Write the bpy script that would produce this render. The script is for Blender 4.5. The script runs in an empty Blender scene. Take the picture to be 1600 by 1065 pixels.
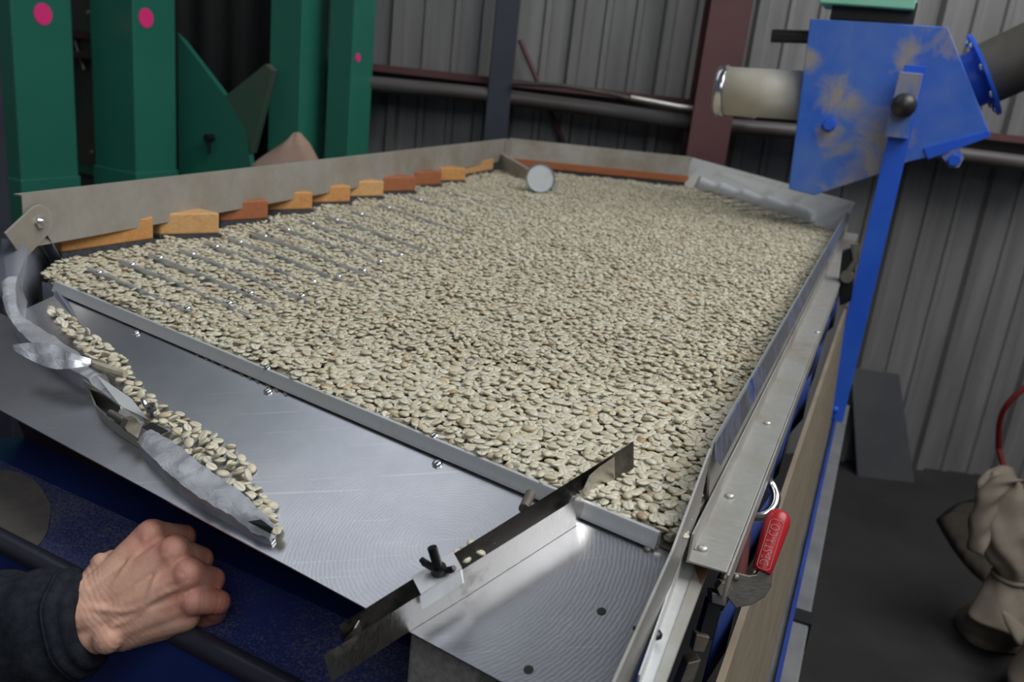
import bpy, bmesh, math, random
import numpy as np
from mathutils import Vector, Matrix, noise
from mathutils.bvhtree import BVHTree

random.seed(7); rng = np.random.default_rng(7)
scene = bpy.context.scene
COL = scene.collection

# ------------------------------------------------------------------ camera
F = 1350.0; CX, CY = 800.0, 532.5; HCAM = 1.28
_nad = np.array([318 - CX, 4850 - CY]); _D = np.linalg.norm(_nad)
PITCH = math.atan(F / _D)
FW = np.array([0, math.cos(PITCH), -math.sin(PITCH)])
_r0 = np.array([1.0, 0, 0]); _d0 = np.cross(FW, _r0)
_s, _c = _nad / _D
IX = _c * _r0 + _s * _d0; IY = -_s * _r0 + _c * _d0
OC = np.array([0, 0, HCAM])
cam_d = bpy.data.cameras.new('camera'); cam = bpy.data.objects.new('camera', cam_d); COL.objects.link(cam)
cam_d.sensor_width = 36; cam_d.lens = 36 * F / 1600; cam_d.clip_start = 0.02
M = Matrix.Identity(4)
for i in range(3):
    M[i][0], M[i][1], M[i][2], M[i][3] = IX[i], -IY[i], -FW[i], OC[i]
cam.matrix_world = M
cam_d.dof.use_dof = True; cam_d.dof.focus_distance = 0.72; cam_d.dof.aperture_fstop = 9.0
scene.camera = cam

# ------------------------------------------------------------------ world, lights, exposure
w = bpy.data.worlds.new('world'); scene.world = w; w.use_nodes = True
w.node_tree.nodes['Background'].inputs[0].default_value = (0.62, 0.74, 1.0, 1)
w.node_tree.nodes['Background'].inputs[1].default_value = 0.09
def area(name, loc, target, sx, sy, power, col=(1, 1, 1)):
    l = bpy.data.lights.new(name, 'AREA'); l.shape = 'RECTANGLE'; l.size = sx; l.size_y = sy; l.energy = power; l.color = col
    o = bpy.data.objects.new(name, l); COL.objects.link(o); o.location = loc
    o.rotation_euler = (Vector(target) - Vector(loc)).to_track_quat('-Z', 'Y').to_euler()
    return o
area('skylight', (1.75, 1.0, 3.7), (0.2, 1.4, 1.0), 3.0, 2.4, 134, (0.97, 0.98, 1.0))
area('translucent_roof_panel', (-1.35, 2.45, 3.7), (-0.9, 1.9, 1.0), 3.4, 1.15, 15, (0.88, 0.92, 1.0))
area('doorway_daylight', (0.35, -1.7, 3.0), (-0.1, 1.0, 0.9), 2.0, 1.4, 24, (0.92, 0.96, 1.0))
scene.view_settings.view_transform = 'Standard'; scene.view_settings.look = 'None'
scene.view_settings.gamma = 1; scene.view_settings.exposure = 0.0
scene.view_settings.use_curve_mapping = False

# ------------------------------------------------------------------ pixel -> point helpers
A3 = lambda *a: np.array(a, float)
def ray(x, y):
    v = FW * F + IX * (x - CX) + IY * (y - CY); return v / np.linalg.norm(v)
def P(x, y, z):                      # on a horizontal plane
    v = ray(x, y); return OC + v * ((z - HCAM) / v[2])
def PD(x, y, d):                     # at a depth
    v = ray(x, y); return OC + v * (d / (v @ FW))
def PL(x, y, p0, n):                 # on any plane
    v = ray(x, y); p0 = np.asarray(p0, float); n = np.asarray(n, float)
    return OC + v * (((p0 - OC) @ n) / (v @ n))
def PY(x, y, Y): return PL(x, y, (0, Y, 0), (0, 1, 0))
def proj(p):
    q = np.asarray(p, float) - OC; d = q @ FW
    return np.array([CX + F * (q @ IX) / d, CY + F * (q @ IY) / d, d])
def unit(v): v = np.asarray(v, float); return v / np.linalg.norm(v)
UP = A3(0, 0, 1)
VD = unit(A3(.402, 1, 0)); UD = A3(VD[1], -VD[0], 0)          # along the deck's long side / outward to its right
LIP0, LIP1 = P(90, 440, .998), P(1035, 832, .998)
FD = unit(LIP1 - LIP0); OUT = A3(FD[1], -FD[0], 0)
if OUT[1] > 0: OUT = -OUT
TSL = math.radians(18)
TE = OUT * math.cos(TSL) - UP * math.sin(TSL)                 # down the tray
TN = unit(np.cross(FD, TE)); TN = TN if TN[2] > 0 else -TN
TA = P(600, 671, .9862)
def T(x, y, h=0.0): return PL(x, y, TA + TN * h, TN)          # on the tray, h above it
GP0 = A3(.205, .709, 1.0)
def guard(y, z, off=0.0): return A3(.205 + .402 * (y - .709), y, z) + UD * off
LG0, LG1 = A3(-.580, .945, 1.025), A3(-.076, 2.62, 1.025)
LGN = unit(np.cross(LG1 - LG0, UP))                            # points to the inside (right)
def PG(x, y, off=0.0): return PL(x, y, LG0 + LGN * off, LGN)

# ------------------------------------------------------------------ materials
def mat(name, base=(.5, .5, .5), rough=.5, metal=0.0, spec=.5):
    m = bpy.data.materials.new(name); m.use_nodes = True
    b = m.node_tree.nodes['Principled BSDF']
    b.inputs['Base Color'].default_value = (*base, 1); b.inputs['Roughness'].default_value = rough
    b.inputs['Metallic'].default_value = metal; b.inputs['Specular IOR Level'].default_value = spec
    return m
def N(m, t, **kw):
    n = m.node_tree.nodes.new(t)
    for k, v in kw.items(): setattr(n, k, v)
    return n
def L(m, a, b): m.node_tree.links.new(a, b)
def coords(m, scale=(1, 1, 1), out='Object', rot=(0, 0, 0)):
    tc = N(m, 'ShaderNodeTexCoord'); mp = N(m, 'ShaderNodeMapping'); mp.inputs['Scale'].default_value = scale; mp.inputs['Rotation'].default_value = rot
    L(m, tc.outputs[out], mp.inputs[0]); return mp.outputs[0]
def noise_tex(m, vec, scale, detail=4, rough=.55, dist=0):
    n = N(m, 'ShaderNodeTexNoise'); n.inputs['Scale'].default_value = scale; n.inputs['Detail'].default_value = detail
    n.inputs['Roughness'].default_value = rough; n.inputs['Distortion'].default_value = dist
    L(m, vec, n.inputs['Vector']); return n.outputs['Fac']
def ramp(m, fac, stops):
    r = N(m, 'ShaderNodeValToRGB'); e = r.color_ramp.elements
    while len(e) < len(stops): e.new(.5)
    for k, (p, c) in enumerate(stops):
        e[k].position = p; e[k].color = (*c, 1) if len(c) == 3 else c
    L(m, fac, r.inputs[0]); return r.outputs[0]
def bsdf(m): return m.node_tree.nodes['Principled BSDF']
def mixc(m, fac, a, b):
    x = N(m, 'ShaderNodeMix', data_type='RGBA')
    for s, v in ((0, fac), (6, a), (7, b)):
        if hasattr(v, 'is_output'): L(m, v, x.inputs[s])
        else: x.inputs[s].default_value = v if not isinstance(v, tuple) else (*v, 1)
    return x.outputs[2]
def bump(m, fac, strength=.2, dist=.001):
    b = N(m, 'ShaderNodeBump'); b.inputs['Strength'].default_value = strength; b.inputs['Distance'].default_value = dist
    L(m, fac, b.inputs['Height']); L(m, b.outputs[0], bsdf(m).inputs['Normal'])
def maprange(m, fac, a, b, c, d):
    n = N(m, 'ShaderNodeMapRange'); 
    for k, v in enumerate((a, b, c, d)): n.inputs[k + 1].default_value = v
    L(m, fac, n.inputs[0]); return n.outputs[0]
def blotchy(name, c1, c2, scale, rough=.5, metal=0.0, lo=.35, hi=.65, stretch=(1, 1, 1), bmp=.0, bscale=None, detail=5, spec=.5, rot=(0, 0, 0)):
    m = mat(name, c1, rough, metal, spec); v = coords(m, stretch, rot=rot)
    f = noise_tex(m, v, scale, detail)
    L(m, ramp(m, f, [(lo, c1), (hi, c2)]), bsdf(m).inputs['Base Color'])
    if bmp: bump(m, noise_tex(m, v, bscale or scale * 6, 4), bmp)
    return m
def metal_mat(name, base, r0, r1, dirt=(.2, .17, .13), dirt_lo=.55, dirt_hi=.8, stretch=(1, 1, 1), scr=(25, 400, 25), rot=(0, 0, 0), dscale=14, met=1.0):
    m = mat(name, base, r0, 1.0); b = bsdf(m)
    v = coords(m, stretch); f = noise_tex(m, v, dscale, 6, .6)
    d = ramp(m, f, [(dirt_lo, (0, 0, 0)), (dirt_hi, (1, 1, 1))])
    L(m, mixc(m, d, base, dirt), b.inputs['Base Color'])
    L(m, maprange(m, d, 0, 1, met, met * .45), b.inputs['Metallic'])
    v2 = coords(m, scr, rot=rot); g = noise_tex(m, v2, 6, 3)
    L(m, maprange(m, g, .3, .7, r0, r1), b.inputs['Roughness'])
    bump(m, g, .06, .0006)
    return m
STEEL = metal_mat('dull_steel', (.50, .49, .46), .38, .55, dirt=(.26, .23, .18), dirt_lo=.42, dirt_hi=.72, met=.8)
FEEDP = metal_mat('dusty_feed_plate_steel', (.82, .82, .80), .45, .6, dirt=(.6, .58, .52), dirt_lo=.55, dirt_hi=.8, met=.1)
STEELD = metal_mat('stained_guard_steel', (.46, .44, .40), .42, .60, dirt=(.27, .23, .17), dirt_lo=.34, dirt_hi=.7, dscale=9, met=.55)
GALV = metal_mat('galvanised_strip', (.66, .67, .67), .36, .5, dirt=(.40, .36, .28), dirt_lo=.5, dirt_hi=.8, met=.6)
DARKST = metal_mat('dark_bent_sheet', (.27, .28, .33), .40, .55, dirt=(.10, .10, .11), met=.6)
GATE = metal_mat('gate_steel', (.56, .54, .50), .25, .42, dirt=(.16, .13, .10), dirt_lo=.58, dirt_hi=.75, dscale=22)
GATED = metal_mat('grimy_shaded_gate_steel', (.20, .19, .17), .3, .45, dirt=(.05, .045, .035), dirt_lo=.45, dirt_hi=.62, dscale=30)  # grime, with the channel's dark reflections painted into the base colour
CHROME = mat('bright_screw_metal', (.72, .72, .72), .18, 1.0)
BLACKST = mat('blackened_bolt', (.05, .05, .05), .4, .9)
# tray: satin aluminium with swirl scratches
TRAY = mat('satin_tray_metal', (.66, .67, .70), .3, 1.0)
v = coords(TRAY, (1, 1, 1)); b_ = bsdf(TRAY)
wv = N(TRAY, 'ShaderNodeTexWave', wave_type='RINGS', rings_direction='Z'); wv.inputs['Scale'].default_value = 110; wv.inputs['Distortion'].default_value = 5
wv.inputs['Detail'].default_value = 5; wv.inputs['Detail Scale'].default_value = 1.6
vw = coords(TRAY, (1, 1, 1)); TRAY.node_tree.nodes[-1].inputs['Location'].default_value = [float(-q) for q in (T(690, 850) - A3(.1, 1.5, 0))]; L(TRAY, vw, wv.inputs[0])
nz = noise_tex(TRAY, v, 11, 5); sc = N(TRAY, 'ShaderNodeMath', operation='MULTIPLY'); L(TRAY, wv.outputs['Fac'], sc.inputs[0]); L(TRAY, nz, sc.inputs[1])
L(TRAY, maprange(TRAY, sc.outputs[0], .0, .6, .29, .35), b_.inputs['Roughness'])
tb0 = ramp(TRAY, noise_tex(TRAY, v, 7, 6, .65), [(.35, (.52, .53, .57)), (.7, (.68, .69, .71))])
for rz, st in ((.5, (6, 240, 6)), (-.7, (9, 300, 9)), (1.3, (5, 200, 5))):
    sm1 = ramp(TRAY, noise_tex(TRAY, coords(TRAY, st, rot=(0, 0, rz)), 1.0, 3, .6), [(.66, (0, 0, 0)), (.74, (.55, .55, .55))])
    tb0 = mixc(TRAY, sm1, tb0, (.86, .86, .86))
L(TRAY, tb0, b_.inputs['Base Color'])
bump(TRAY, sc.outputs[0], .005, .0002)
PAN = metal_mat('dusty_pan_metal', (.50, .48, .47), .3, .45, dirt=(.30, .26, .22), dirt_lo=.38, dirt_hi=.7, dscale=5)
BLUE = mat('dusty_blue_paint', (.02, .12, .60), .42); v = coords(BLUE)
nf = noise_tex(BLUE, v, 6, 6, .62, .4)
nf2 = noise_tex(BLUE, coords(BLUE, (1, 1, .45)), 11, 5, .6, .8)
c1 = ramp(BLUE, nf, [(.36, (.025, .115, .52)), (.56, (.11, .20, .50)), (.74, (.28, .31, .42))])
dm = ramp(BLUE, nf2, [(.50, (0, 0, 0)), (.68, (1, 1, 1))])
L(BLUE, mixc(BLUE, dm, c1, (.33, .29, .23)), bsdf(BLUE).inputs['Base Color'])
BLUEP = blotchy('blue_post_paint', (.014, .10, .64), (.03, .13, .62), 8, .38)
BLUEH = mat('dusty_blue_housing_paint', (.02, .12, .6), .42); v = coords(BLUEH)
hc = ramp(BLUEH, noise_tex(BLUEH, v, 4.5, 6, .6, .3), [(.36, (.022, .12, .56)), (.60, (.09, .19, .55)), (.80, (.22, .28, .50))])
hn = noise_tex(BLUEH, v, 11, 7, .68, 1.0); acc = None
for (px, rr0) in (((1312, 158), .040), ((1375, 215), .045), ((1352, 262), .055), ((1330, 285), .05), ((1425, 70), .020), ((1412, 95), .020), ((1262, 90), .022), ((1296, 205), .024), ((1480, 55), .04)):
    d_ = N(BLUEH, 'ShaderNodeVectorMath', operation='DISTANCE'); L(BLUEH, v, d_.inputs[0])
    d_.inputs[1].default_value = [float(q) for q in (PL(px[0], px[1], (.8, 1.95, 1.0), VD) - A3(.8, 1.95, 0))]
    g_ = maprange(BLUEH, d_.outputs['Value'], 0, rr0 * 1.9, .36, 0)
    if acc is None: acc = g_
    else:
        m_ = N(BLUEH, 'ShaderNodeMath', operation='MAXIMUM'); L(BLUEH, acc, m_.inputs[0]); L(BLUEH, g_, m_.inputs[1]); acc = m_.outputs[0]
a2_ = N(BLUEH, 'ShaderNodeMath', operation='ADD'); L(BLUEH, acc, a2_.inputs[0]); L(BLUEH, hn, a2_.inputs[1])
L(BLUEH, mixc(BLUEH, ramp(BLUEH, a2_.outputs[0], [(.60, (0, 0, 0)), (.84, (.9, .9, .9))]), hc, (.34, .30, .23)), bsdf(BLUEH).inputs['Base Color'])
NAVY = blotchy('dark_blue_hopper_paint', (.012, .03, .17), (.02, .05, .24), 5, .33)
NAVYD = mat('dusty_hopper_ledge', (.03, .05, .2), .6); v = coords(NAVYD)
fine = noise_tex(NAVYD, v, 420, 2); big = noise_tex(NAVYD, v, 5.5, 4)
ad = N(NAVYD, 'ShaderNodeMath', operation='ADD'); L(NAVYD, fine, ad.inputs[0]); L(NAVYD, big, ad.inputs[1])
hf = N(NAVYD, 'ShaderNodeMath', operation='MULTIPLY'); hf.inputs[1].default_value = .5; L(NAVYD, ad.outputs[0], hf.inputs[0])
L(NAVYD, ramp(NAVYD, hf.outputs[0], [(.0, (.012, .03, .20)), (.44, (.02, .032, .15)), (.54, (.09, .09, .15)), (.66, (.19, .17, .165))]), bsdf(NAVYD).inputs['Base Color'])
RIMM = mat('dark_rim_tube', (.035, .035, .05), .38, .3)
DUSTM = blotchy('tan_dust_patch', (.15, .13, .11), (.11, .10, .095), 60, .9)
def wood(name, c1, c2, sc=(4, 60, 60), rot=(0, 0, 0)):
    m = mat(name, c1, .6); v = coords(m, sc, rot=rot); f = noise_tex(m, v, 2.2, 6, .6, 1.2)
    L(m, ramp(m, f, [(.3, c1), (.7, c2)]), bsdf(m).inputs['Base Color']); bump(m, f, .12); return m
WOOD1 = wood('pine_wood', (.58, .30, .10), (.44, .19, .055))
WOOD2 = wood('reddish_wood', (.36, .13, .05), (.26, .085, .032))
WOOD3 = wood('light_pine_wood', (.60, .36, .15), (.48, .25, .09))
WOODO = wood('orange_wood_strip', (.40, .13, .04), (.28, .085, .03))
BOARD = wood('tan_side_board', (.24, .195, .135), (.17, .135, .09), (3, 3, 20))
FELT = blotchy('grey_felt', (.035, .037, .042), (.07, .072, .078), 200, .95, bmp=.6)
GREEN = blotchy('green_machine_paint', (.020, .145, .098), (.026, .165, .112), 3, .32, spec=.5)
GREEND = blotchy('worn_green_brown_paint', (.05, .10, .07), (.09, .085, .065), 4, .55)
MINT = blotchy('mint_paint', (.25, .62, .44), (.30, .66, .48), 20, .5)
PINK = mat('pink_dot', (.85, .03, .22), .6)
WALL = mat('corrugated_sheet_paint', (.34, .335, .33), .45, .25); v = coords(WALL, (9, 9, .7))
L(WALL, ramp(WALL, noise_tex(WALL, v, 2, 6, .6), [(.3, (.17, .165, .16)), (.7, (.27, .265, .255))]), bsdf(WALL).inputs['Base Color'])
MAROON = blotchy('maroon_primer', (.085, .032, .036), (.115, .045, .045), 4, .6)
GIRT = blotchy('grimy_girt_paint', (.10, .095, .09), (.06, .045, .042), 5, .5, stretch=(.4, 2, 2))
POSTD = blotchy('dark_slate_paint', (.028, .032, .045), (.04, .045, .06), 5, .5)
CONC = blotchy('dark_concrete', (.011, .0105, .0105), (.022, .020, .019), 3.2, .85, bmp=.2, bscale=60)
PVC = blotchy('dusty_beige_pipe', (.64, .62, .54), (.52, .47, .37), 9, .5, stretch=(1, 1, 1))
BLACKR = blotchy('dusty_black_hose', (.02, .02, .022), (.09, .075, .058), 6, .6)
REDP = mat('red_vinyl_grip', (.40, .015, .02), .33); REDT = mat('pale_embossed_letters', (.50, .15, .13), .5)
CLAMPM = metal_mat('tarnished_clamp_steel', (.30, .28, .24), .4, .6, dirt=(.12, .095, .07), dirt_lo=.4, dirt_hi=.7)
SKIRT = blotchy('blue_fabric_skirt', (.008, .025, .13), (.02, .045, .18), 18, .55, bmp=.2)
BEAM = blotchy('grey_beam_paint', (.10, .105, .11), (.15, .15, .15), 12, .6)
JUTE = mat('jute_sacking', (.30, .25, .19), .95); v = coords(JUTE)
L(JUTE, ramp(JUTE, noise_tex(JUTE, v, 14, 5), [(.3, (.15, .12, .09)), (.7, (.23, .195, .15))]), bsdf(JUTE).inputs['Base Color'])
ck = N(JUTE, 'ShaderNodeTexChecker'); ck.inputs['Scale'].default_value = 260; L(JUTE, v, ck.inputs[0]); bump(JUTE, ck.outputs['Fac'], .5, .002)
CARD = blotchy('worn_grey_board', (.05, .052, .056), (.07, .07, .072), 4, .8)
HOSE = mat('dark_red_hose', (.16, .012, .012), .4)
TAPE = mat('silver_tape', (.55, .56, .58), .38, .6); v = coords(TAPE)
tf = noise_tex(TAPE, v, 45, 6, .62, .6); bump(TAPE, tf, .55, .003)
L(TAPE, ramp(TAPE, noise_tex(TAPE, v, 30, 5), [(.35, (.62, .63, .66)), (.7, (.36, .36, .38))]), bsdf(TAPE).inputs['Base Color'])
HOLE = mat('dark_hole', (.008, .008, .008), .9)
GREYB = blotchy('rough_grey_block', (.34, .32, .29), (.23, .21, .19), 160, .9, bmp=.5)
FLEECE = blotchy('navy_fleece', (.009, .011, .016), (.018, .021, .028), 150, .95, bmp=.6, bscale=900, spec=.2)
# beans
BEAN = mat('green_coffee_bean', (.45, .41, .30), .42, spec=.5)
at = N(BEAN, 'ShaderNodeAttribute', attribute_name='tint'); oi = N(BEAN, 'ShaderNodeObjectInfo')
ad = N(BEAN, 'ShaderNodeMath', operation='ADD'); L(BEAN, at.outputs['Fac'], ad.inputs[0]); L(BEAN, oi.outputs['Random'], ad.inputs[1])
fr = N(BEAN, 'ShaderNodeMath', operation='FRACT'); L(BEAN, ad.outputs[0], fr.inputs[0])
bc = ramp(BEAN, fr.outputs[0], [(0, (.50, .455, .32)), (.22, (.57, .53, .40)), (.42, (.47, .43, .30)), (.60, (.60, .555, .43)), (.80, (.49, .42, .27)), (.965, (.47, .39, .25)), (.995, (.36, .23, .12))])
fa_ = N(BEAN, 'ShaderNodeAttribute', attribute_name='flat_side'); fm_ = N(BEAN, 'ShaderNodeMath', operation='MULTIPLY'); fm_.inputs[1].default_value = .45; L(BEAN, fa_.outputs['Fac'], fm_.inputs[0])
bc = mixc(BEAN, fm_.outputs[0], bc, (.64, .625, .53))
cr = N(BEAN, 'ShaderNodeAttribute', attribute_name='crease')
L(BEAN, mixc(BEAN, cr.outputs['Fac'], bc, (.34, .29, .19)), bsdf(BEAN).inputs['Base Color'])
# skin
SKIN = mat('weathered_skin', (.52, .28, .20), .5); v = coords(SKIN)
sb = bsdf(SKIN); sb.inputs['Subsurface Weight'].default_value = .12; sb.inputs['Subsurface Radius'].default_value = (.006, .002, .001)
red = N(SKIN, 'ShaderNodeAttribute', attribute_name='redness')
s1 = ramp(SKIN, noise_tex(SKIN, v, 60, 5), [(.35, (.60, .325, .225)), (.65, (.70, .42, .30))])
L(SKIN, mixc(SKIN, red.outputs['Fac'], s1, (.58, .165, .125)), sb.inputs['Base Color'])
wr = noise_tex(SKIN, v, 330, 5, .7, .6); bump(SKIN, wr, .32, .0011)

# ------------------------------------------------------------------ object helpers
ORIG = {}
def setp(o, label=None, cat=None, group=None, kind=None):
    if label: o['label'] = label
    if cat: o['category'] = cat
    if group: o['group'] = group
    if kind: o['kind'] = kind
    return o
def thing(name, loc, label, cat, group=None):
    o = bpy.data.objects.new(name, None); COL.objects.link(o); o.location = [float(c) for c in loc]; o.empty_display_size = .05
    ORIG[o.name] = np.asarray(loc, float); return setp(o, label, cat, group)
class MB:
    def __init__(s): s.v = []; s.f = []
    def add(s, vs, fs):
        k = len(s.v); s.v += [tuple(map(float, p)) for p in vs]; s.f += [tuple(i + k for i in f) for f in fs]; return s
    def prism(s, pts, ext):
        pts = [np.asarray(p, float) for p in pts]; ext = np.asarray(ext, float); n = len(pts)
        return s.add(pts + [p + ext for p in pts], [tuple(range(n))[::-1], tuple(range(n, 2 * n))] + [(i, (i + 1) % n, n + (i + 1) % n, n + i) for i in range(n)])
    def box(s, c, ax, ay, az):
        c, ax, ay, az = [np.asarray(q, float) for q in (c, ax, ay, az)]
        return s.prism([c - ax - ay - az, c + ax - ay - az, c + ax + ay - az, c - ax + ay - az], 2 * az)
    def tube(s, path, rad, n=12, cap=True):
        path = [np.asarray(p, float) for p in path]; m = len(path)
        rad = [rad] * m if np.isscalar(rad) else rad
        tang = [unit(path[min(i + 1, m - 1)] - path[max(i - 1, 0)]) for i in range(m)]
        ref = UP if abs(tang[0] @ UP) < .9 else A3(1, 0, 0)
        a = unit(np.cross(tang[0], ref)); vs = []
        for i in range(m):
            a = unit(a - tang[i] * (a @ tang[i])); b = np.cross(tang[i], a)
            for k in range(n):
                t = 2 * math.pi * k / n; vs.append(path[i] + (a * math.cos(t) + b * math.sin(t)) * rad[i])
        fs = [(i * n + k, i * n + (k + 1) % n, (i + 1) * n + (k + 1) % n, (i + 1) * n + k) for i in range(m - 1) for k in range(n)]
        if cap: fs += [tuple(range(n))[::-1], tuple(range((m - 1) * n, m * n))]
        return s.add(vs, fs)
    def ball(s, c, r, n=12, m=8, sq=(1, 1, 1)):
        c = np.asarray(c, float); vs = [c + A3(0, 0, -r * sq[2])]
        for i in range(1, m):
            p = -math.pi / 2 + math.pi * i / m
            for k in range(n):
                t = 2 * math.pi * k / n
                vs.append(c + A3(math.cos(p) * math.cos(t) * r * sq[0], math.cos(p) * math.sin(t) * r * sq[1], math.sin(p) * r * sq[2]))
        vs.append(c + A3(0, 0, r * sq[2])); e = len(vs) - 1
        fs = [(0, 1 + (k + 1) % n, 1 + k) for k in range(n)] + [(e, e - n + k, e - n + (k + 1) % n) for k in range(n)]
        fs += [(1 + i * n + k, 1 + i * n + (k + 1) % n, 1 + (i + 1) * n + (k + 1) % n, 1 + (i + 1) * n + k) for i in range(m - 2) for k in range(n)]
        return s.add(vs, fs)
    def strip(s, rowA, rowB, th):
        """thin curved sheet between two polylines, thickness vector th"""
        n = len(rowA); th = np.asarray(th, float)
        vs = [*rowA, *rowB, *[np.asarray(p) + th for p in rowA], *[np.asarray(p) + th for p in rowB]]
        fs = []
        for i in range(n - 1):
            fs += [(i, i + 1, n + i + 1, n + i), (2 * n + i, 3 * n + i, 3 * n + i + 1, 2 * n + i + 1),
                   (i, 2 * n + i, 2 * n + i + 1, i + 1), (n + i, n + i + 1, 3 * n + i + 1, 3 * n + i)]
        fs += [(0, n, 3 * n, 2 * n), (n - 1, 3 * n - 1, 4 * n - 1, 2 * n - 1)]
        return s.add(vs, fs)
    def sweep(s, prof, p0, p1, ex, ez):
        """profile points (a along ex, b along ez) swept from p0 to p1; open thin profile gets thickness from the list itself"""
        a = [np.asarray(p0) + np.asarray(ex) * q[0] + np.asarray(ez) * q[1] for q in prof]
        return s.prism(a, np.asarray(p1) - np.asarray(p0))
    def build(s, name, m, parent=None, smooth=False, bevel=0.0, kind=None, label=None, org=None):
        me = bpy.data.meshes.new(name); o = bpy.data.objects.new(name, me); COL.objects.link(o)
        if parent is not None: og = ORIG[parent.name]
        else:
            og = np.asarray(org, float) if org is not None else np.zeros(3)
            o.location = [float(c) for c in og]
        ORIG[o.name] = og
        me.from_pydata([tuple(np.asarray(p) - og) for p in s.v], [], s.f)
        bm = bmesh.new(); bm.from_mesh(me); bmesh.ops.recalc_face_normals(bm, faces=bm.faces); bm.to_mesh(me); bm.free()
        me.materials.append(m)
        if smooth:
            me.shade_smooth()
            if smooth != 'all': me.set_sharp_from_angle(angle=math.radians(40))
        if parent is not None: o.parent = parent
        if bevel:
            b = o.modifiers.new('bevel', 'BEVEL'); b.width = bevel; b.segments = 2; b.limit_method = 'ANGLE'
        return setp(o, label=label, kind=kind)
def disc(mb, c, n, r, th, seg=20):
    n = unit(n); return mb.tube([np.asarray(c), np.asarray(c) + n * th], r, seg)
SCREW = {}
def screw(parent, c, n, r=.0038, m=None, name='screw'):
    """small domed screw head with a cross slot; mesh shared by radius"""
    m = m or CHROME; key = (round(r, 5), m.name)
    if key not in SCREW:
        mb = MB(); k = 10; prof = [(1, 0), (1, .25), (.8, .55), (.45, .72)]
        vs = [A3(math.cos(2 * math.pi * i / k) * a * r, math.sin(2 * math.pi * i / k) * a * r, b * r) for a, b in prof for i in range(k)]
        fs = [(j * k + i, j * k + (i + 1) % k, (j + 1) * k + (i + 1) % k, (j + 1) * k + i) for j in range(3) for i in range(k)] + [tuple(range(3 * k, 4 * k))]
        mb.add(vs, fs)
        me = bpy.data.meshes.new(name); me.from_pydata(mb.v, [], mb.f); me.materials.append(m); me.shade_smooth(); me.set_sharp_from_angle(angle=math.radians(50)); SCREW[key] = me
    o = bpy.data.objects.new(name, SCREW[key]); COL.objects.link(o)
    o.parent = parent; o.location = [float(q) for q in np.asarray(c) - ORIG[parent.name]]
    o.rotation_euler = Vector(unit(n)).to_track_quat('Z', 'Y').to_euler()
    return o

def smoothrow(r, k=4):
    out = []
    for i in range(len(r) - 1):
        p0, p1, p2, p3 = r[max(i - 1, 0)], r[i], r[i + 1], r[min(i + 2, len(r) - 1)]
        for j in range(k):
            t_ = j / k; out.append(.5 * ((2 * p1) + (-p0 + p2) * t_ + (2 * p0 - 5 * p1 + 4 * p2 - p3) * t_ ** 2 + (-p0 + 3 * p1 - 3 * p2 + p3) * t_ ** 3))
    return out + [r[-1]]
smoothrow_ = smoothrow

# ================================================================== THE SETTING
WY = 3.08
mb = MB(); mb.box((.4, 1.0, -.05), (4.2, 0, 0), (0, 4.0, 0), (0, 0, .05))
mb.build('floor', CONC, kind='structure')
def wall(name, p0, d, length, h, inward, sheetw=.9):
    root = bpy.data.objects.new(name, None); COL.objects.link(root); root.location = [float(c) for c in p0]; ORIG[root.name] = np.asarray(p0, float); setp(root, kind='structure')
    d = unit(d); inward = unit(inward); n = int(math.ceil(length / sheetw)); first = None
    prof = []
    for k in range(9):
        x = k * .1
        big = k % 3 == 0; dp = .022 if big else .009; wd = .014 if big else .009
        prof += [(x - wd * 1.7, 0), (x - wd, dp), (x + wd, dp), (x + wd * 1.7, 0)]
    prof += [(.9 - .0238, 0), (.9 - .012, .019), (.9 + .012, .019)]
    for i in range(n):
        if first is None:
            g = MB(); a = [np.asarray(p0) + d * q[0] + inward * q[1] for q in prof]
            g.strip(a, [q + UP * h for q in a], -inward * .003)
            o = g.build('metal_sheet', WALL, root); first = o
        else:
            o = first.copy(); COL.objects.link(o); o.parent = root; o.location = [float(c) for c in d * (.9 * i) + inward * (.0035 * (i % 2))]
    return root
wall('wall_back', (-3.2, WY, 0), (1, 0, 0), 7.2, 3.9, (0, -1, 0))
wall('wall_right', (3.95, WY, 0), (0, -1, 0), 3.6, 3.9, (-1, 0, 0))
wall('wall_left', (-3.2, -.5, 0), (0, 1, 0), 3.6, 3.9, (1, 0, 0))
mb = MB(); mb.box((.4, 2.2, 3.97), (3.7, 0, 0), (0, .9, 0), (0, 0, .04)); mb.build('ceiling', GIRT, kind='structure')
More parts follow.
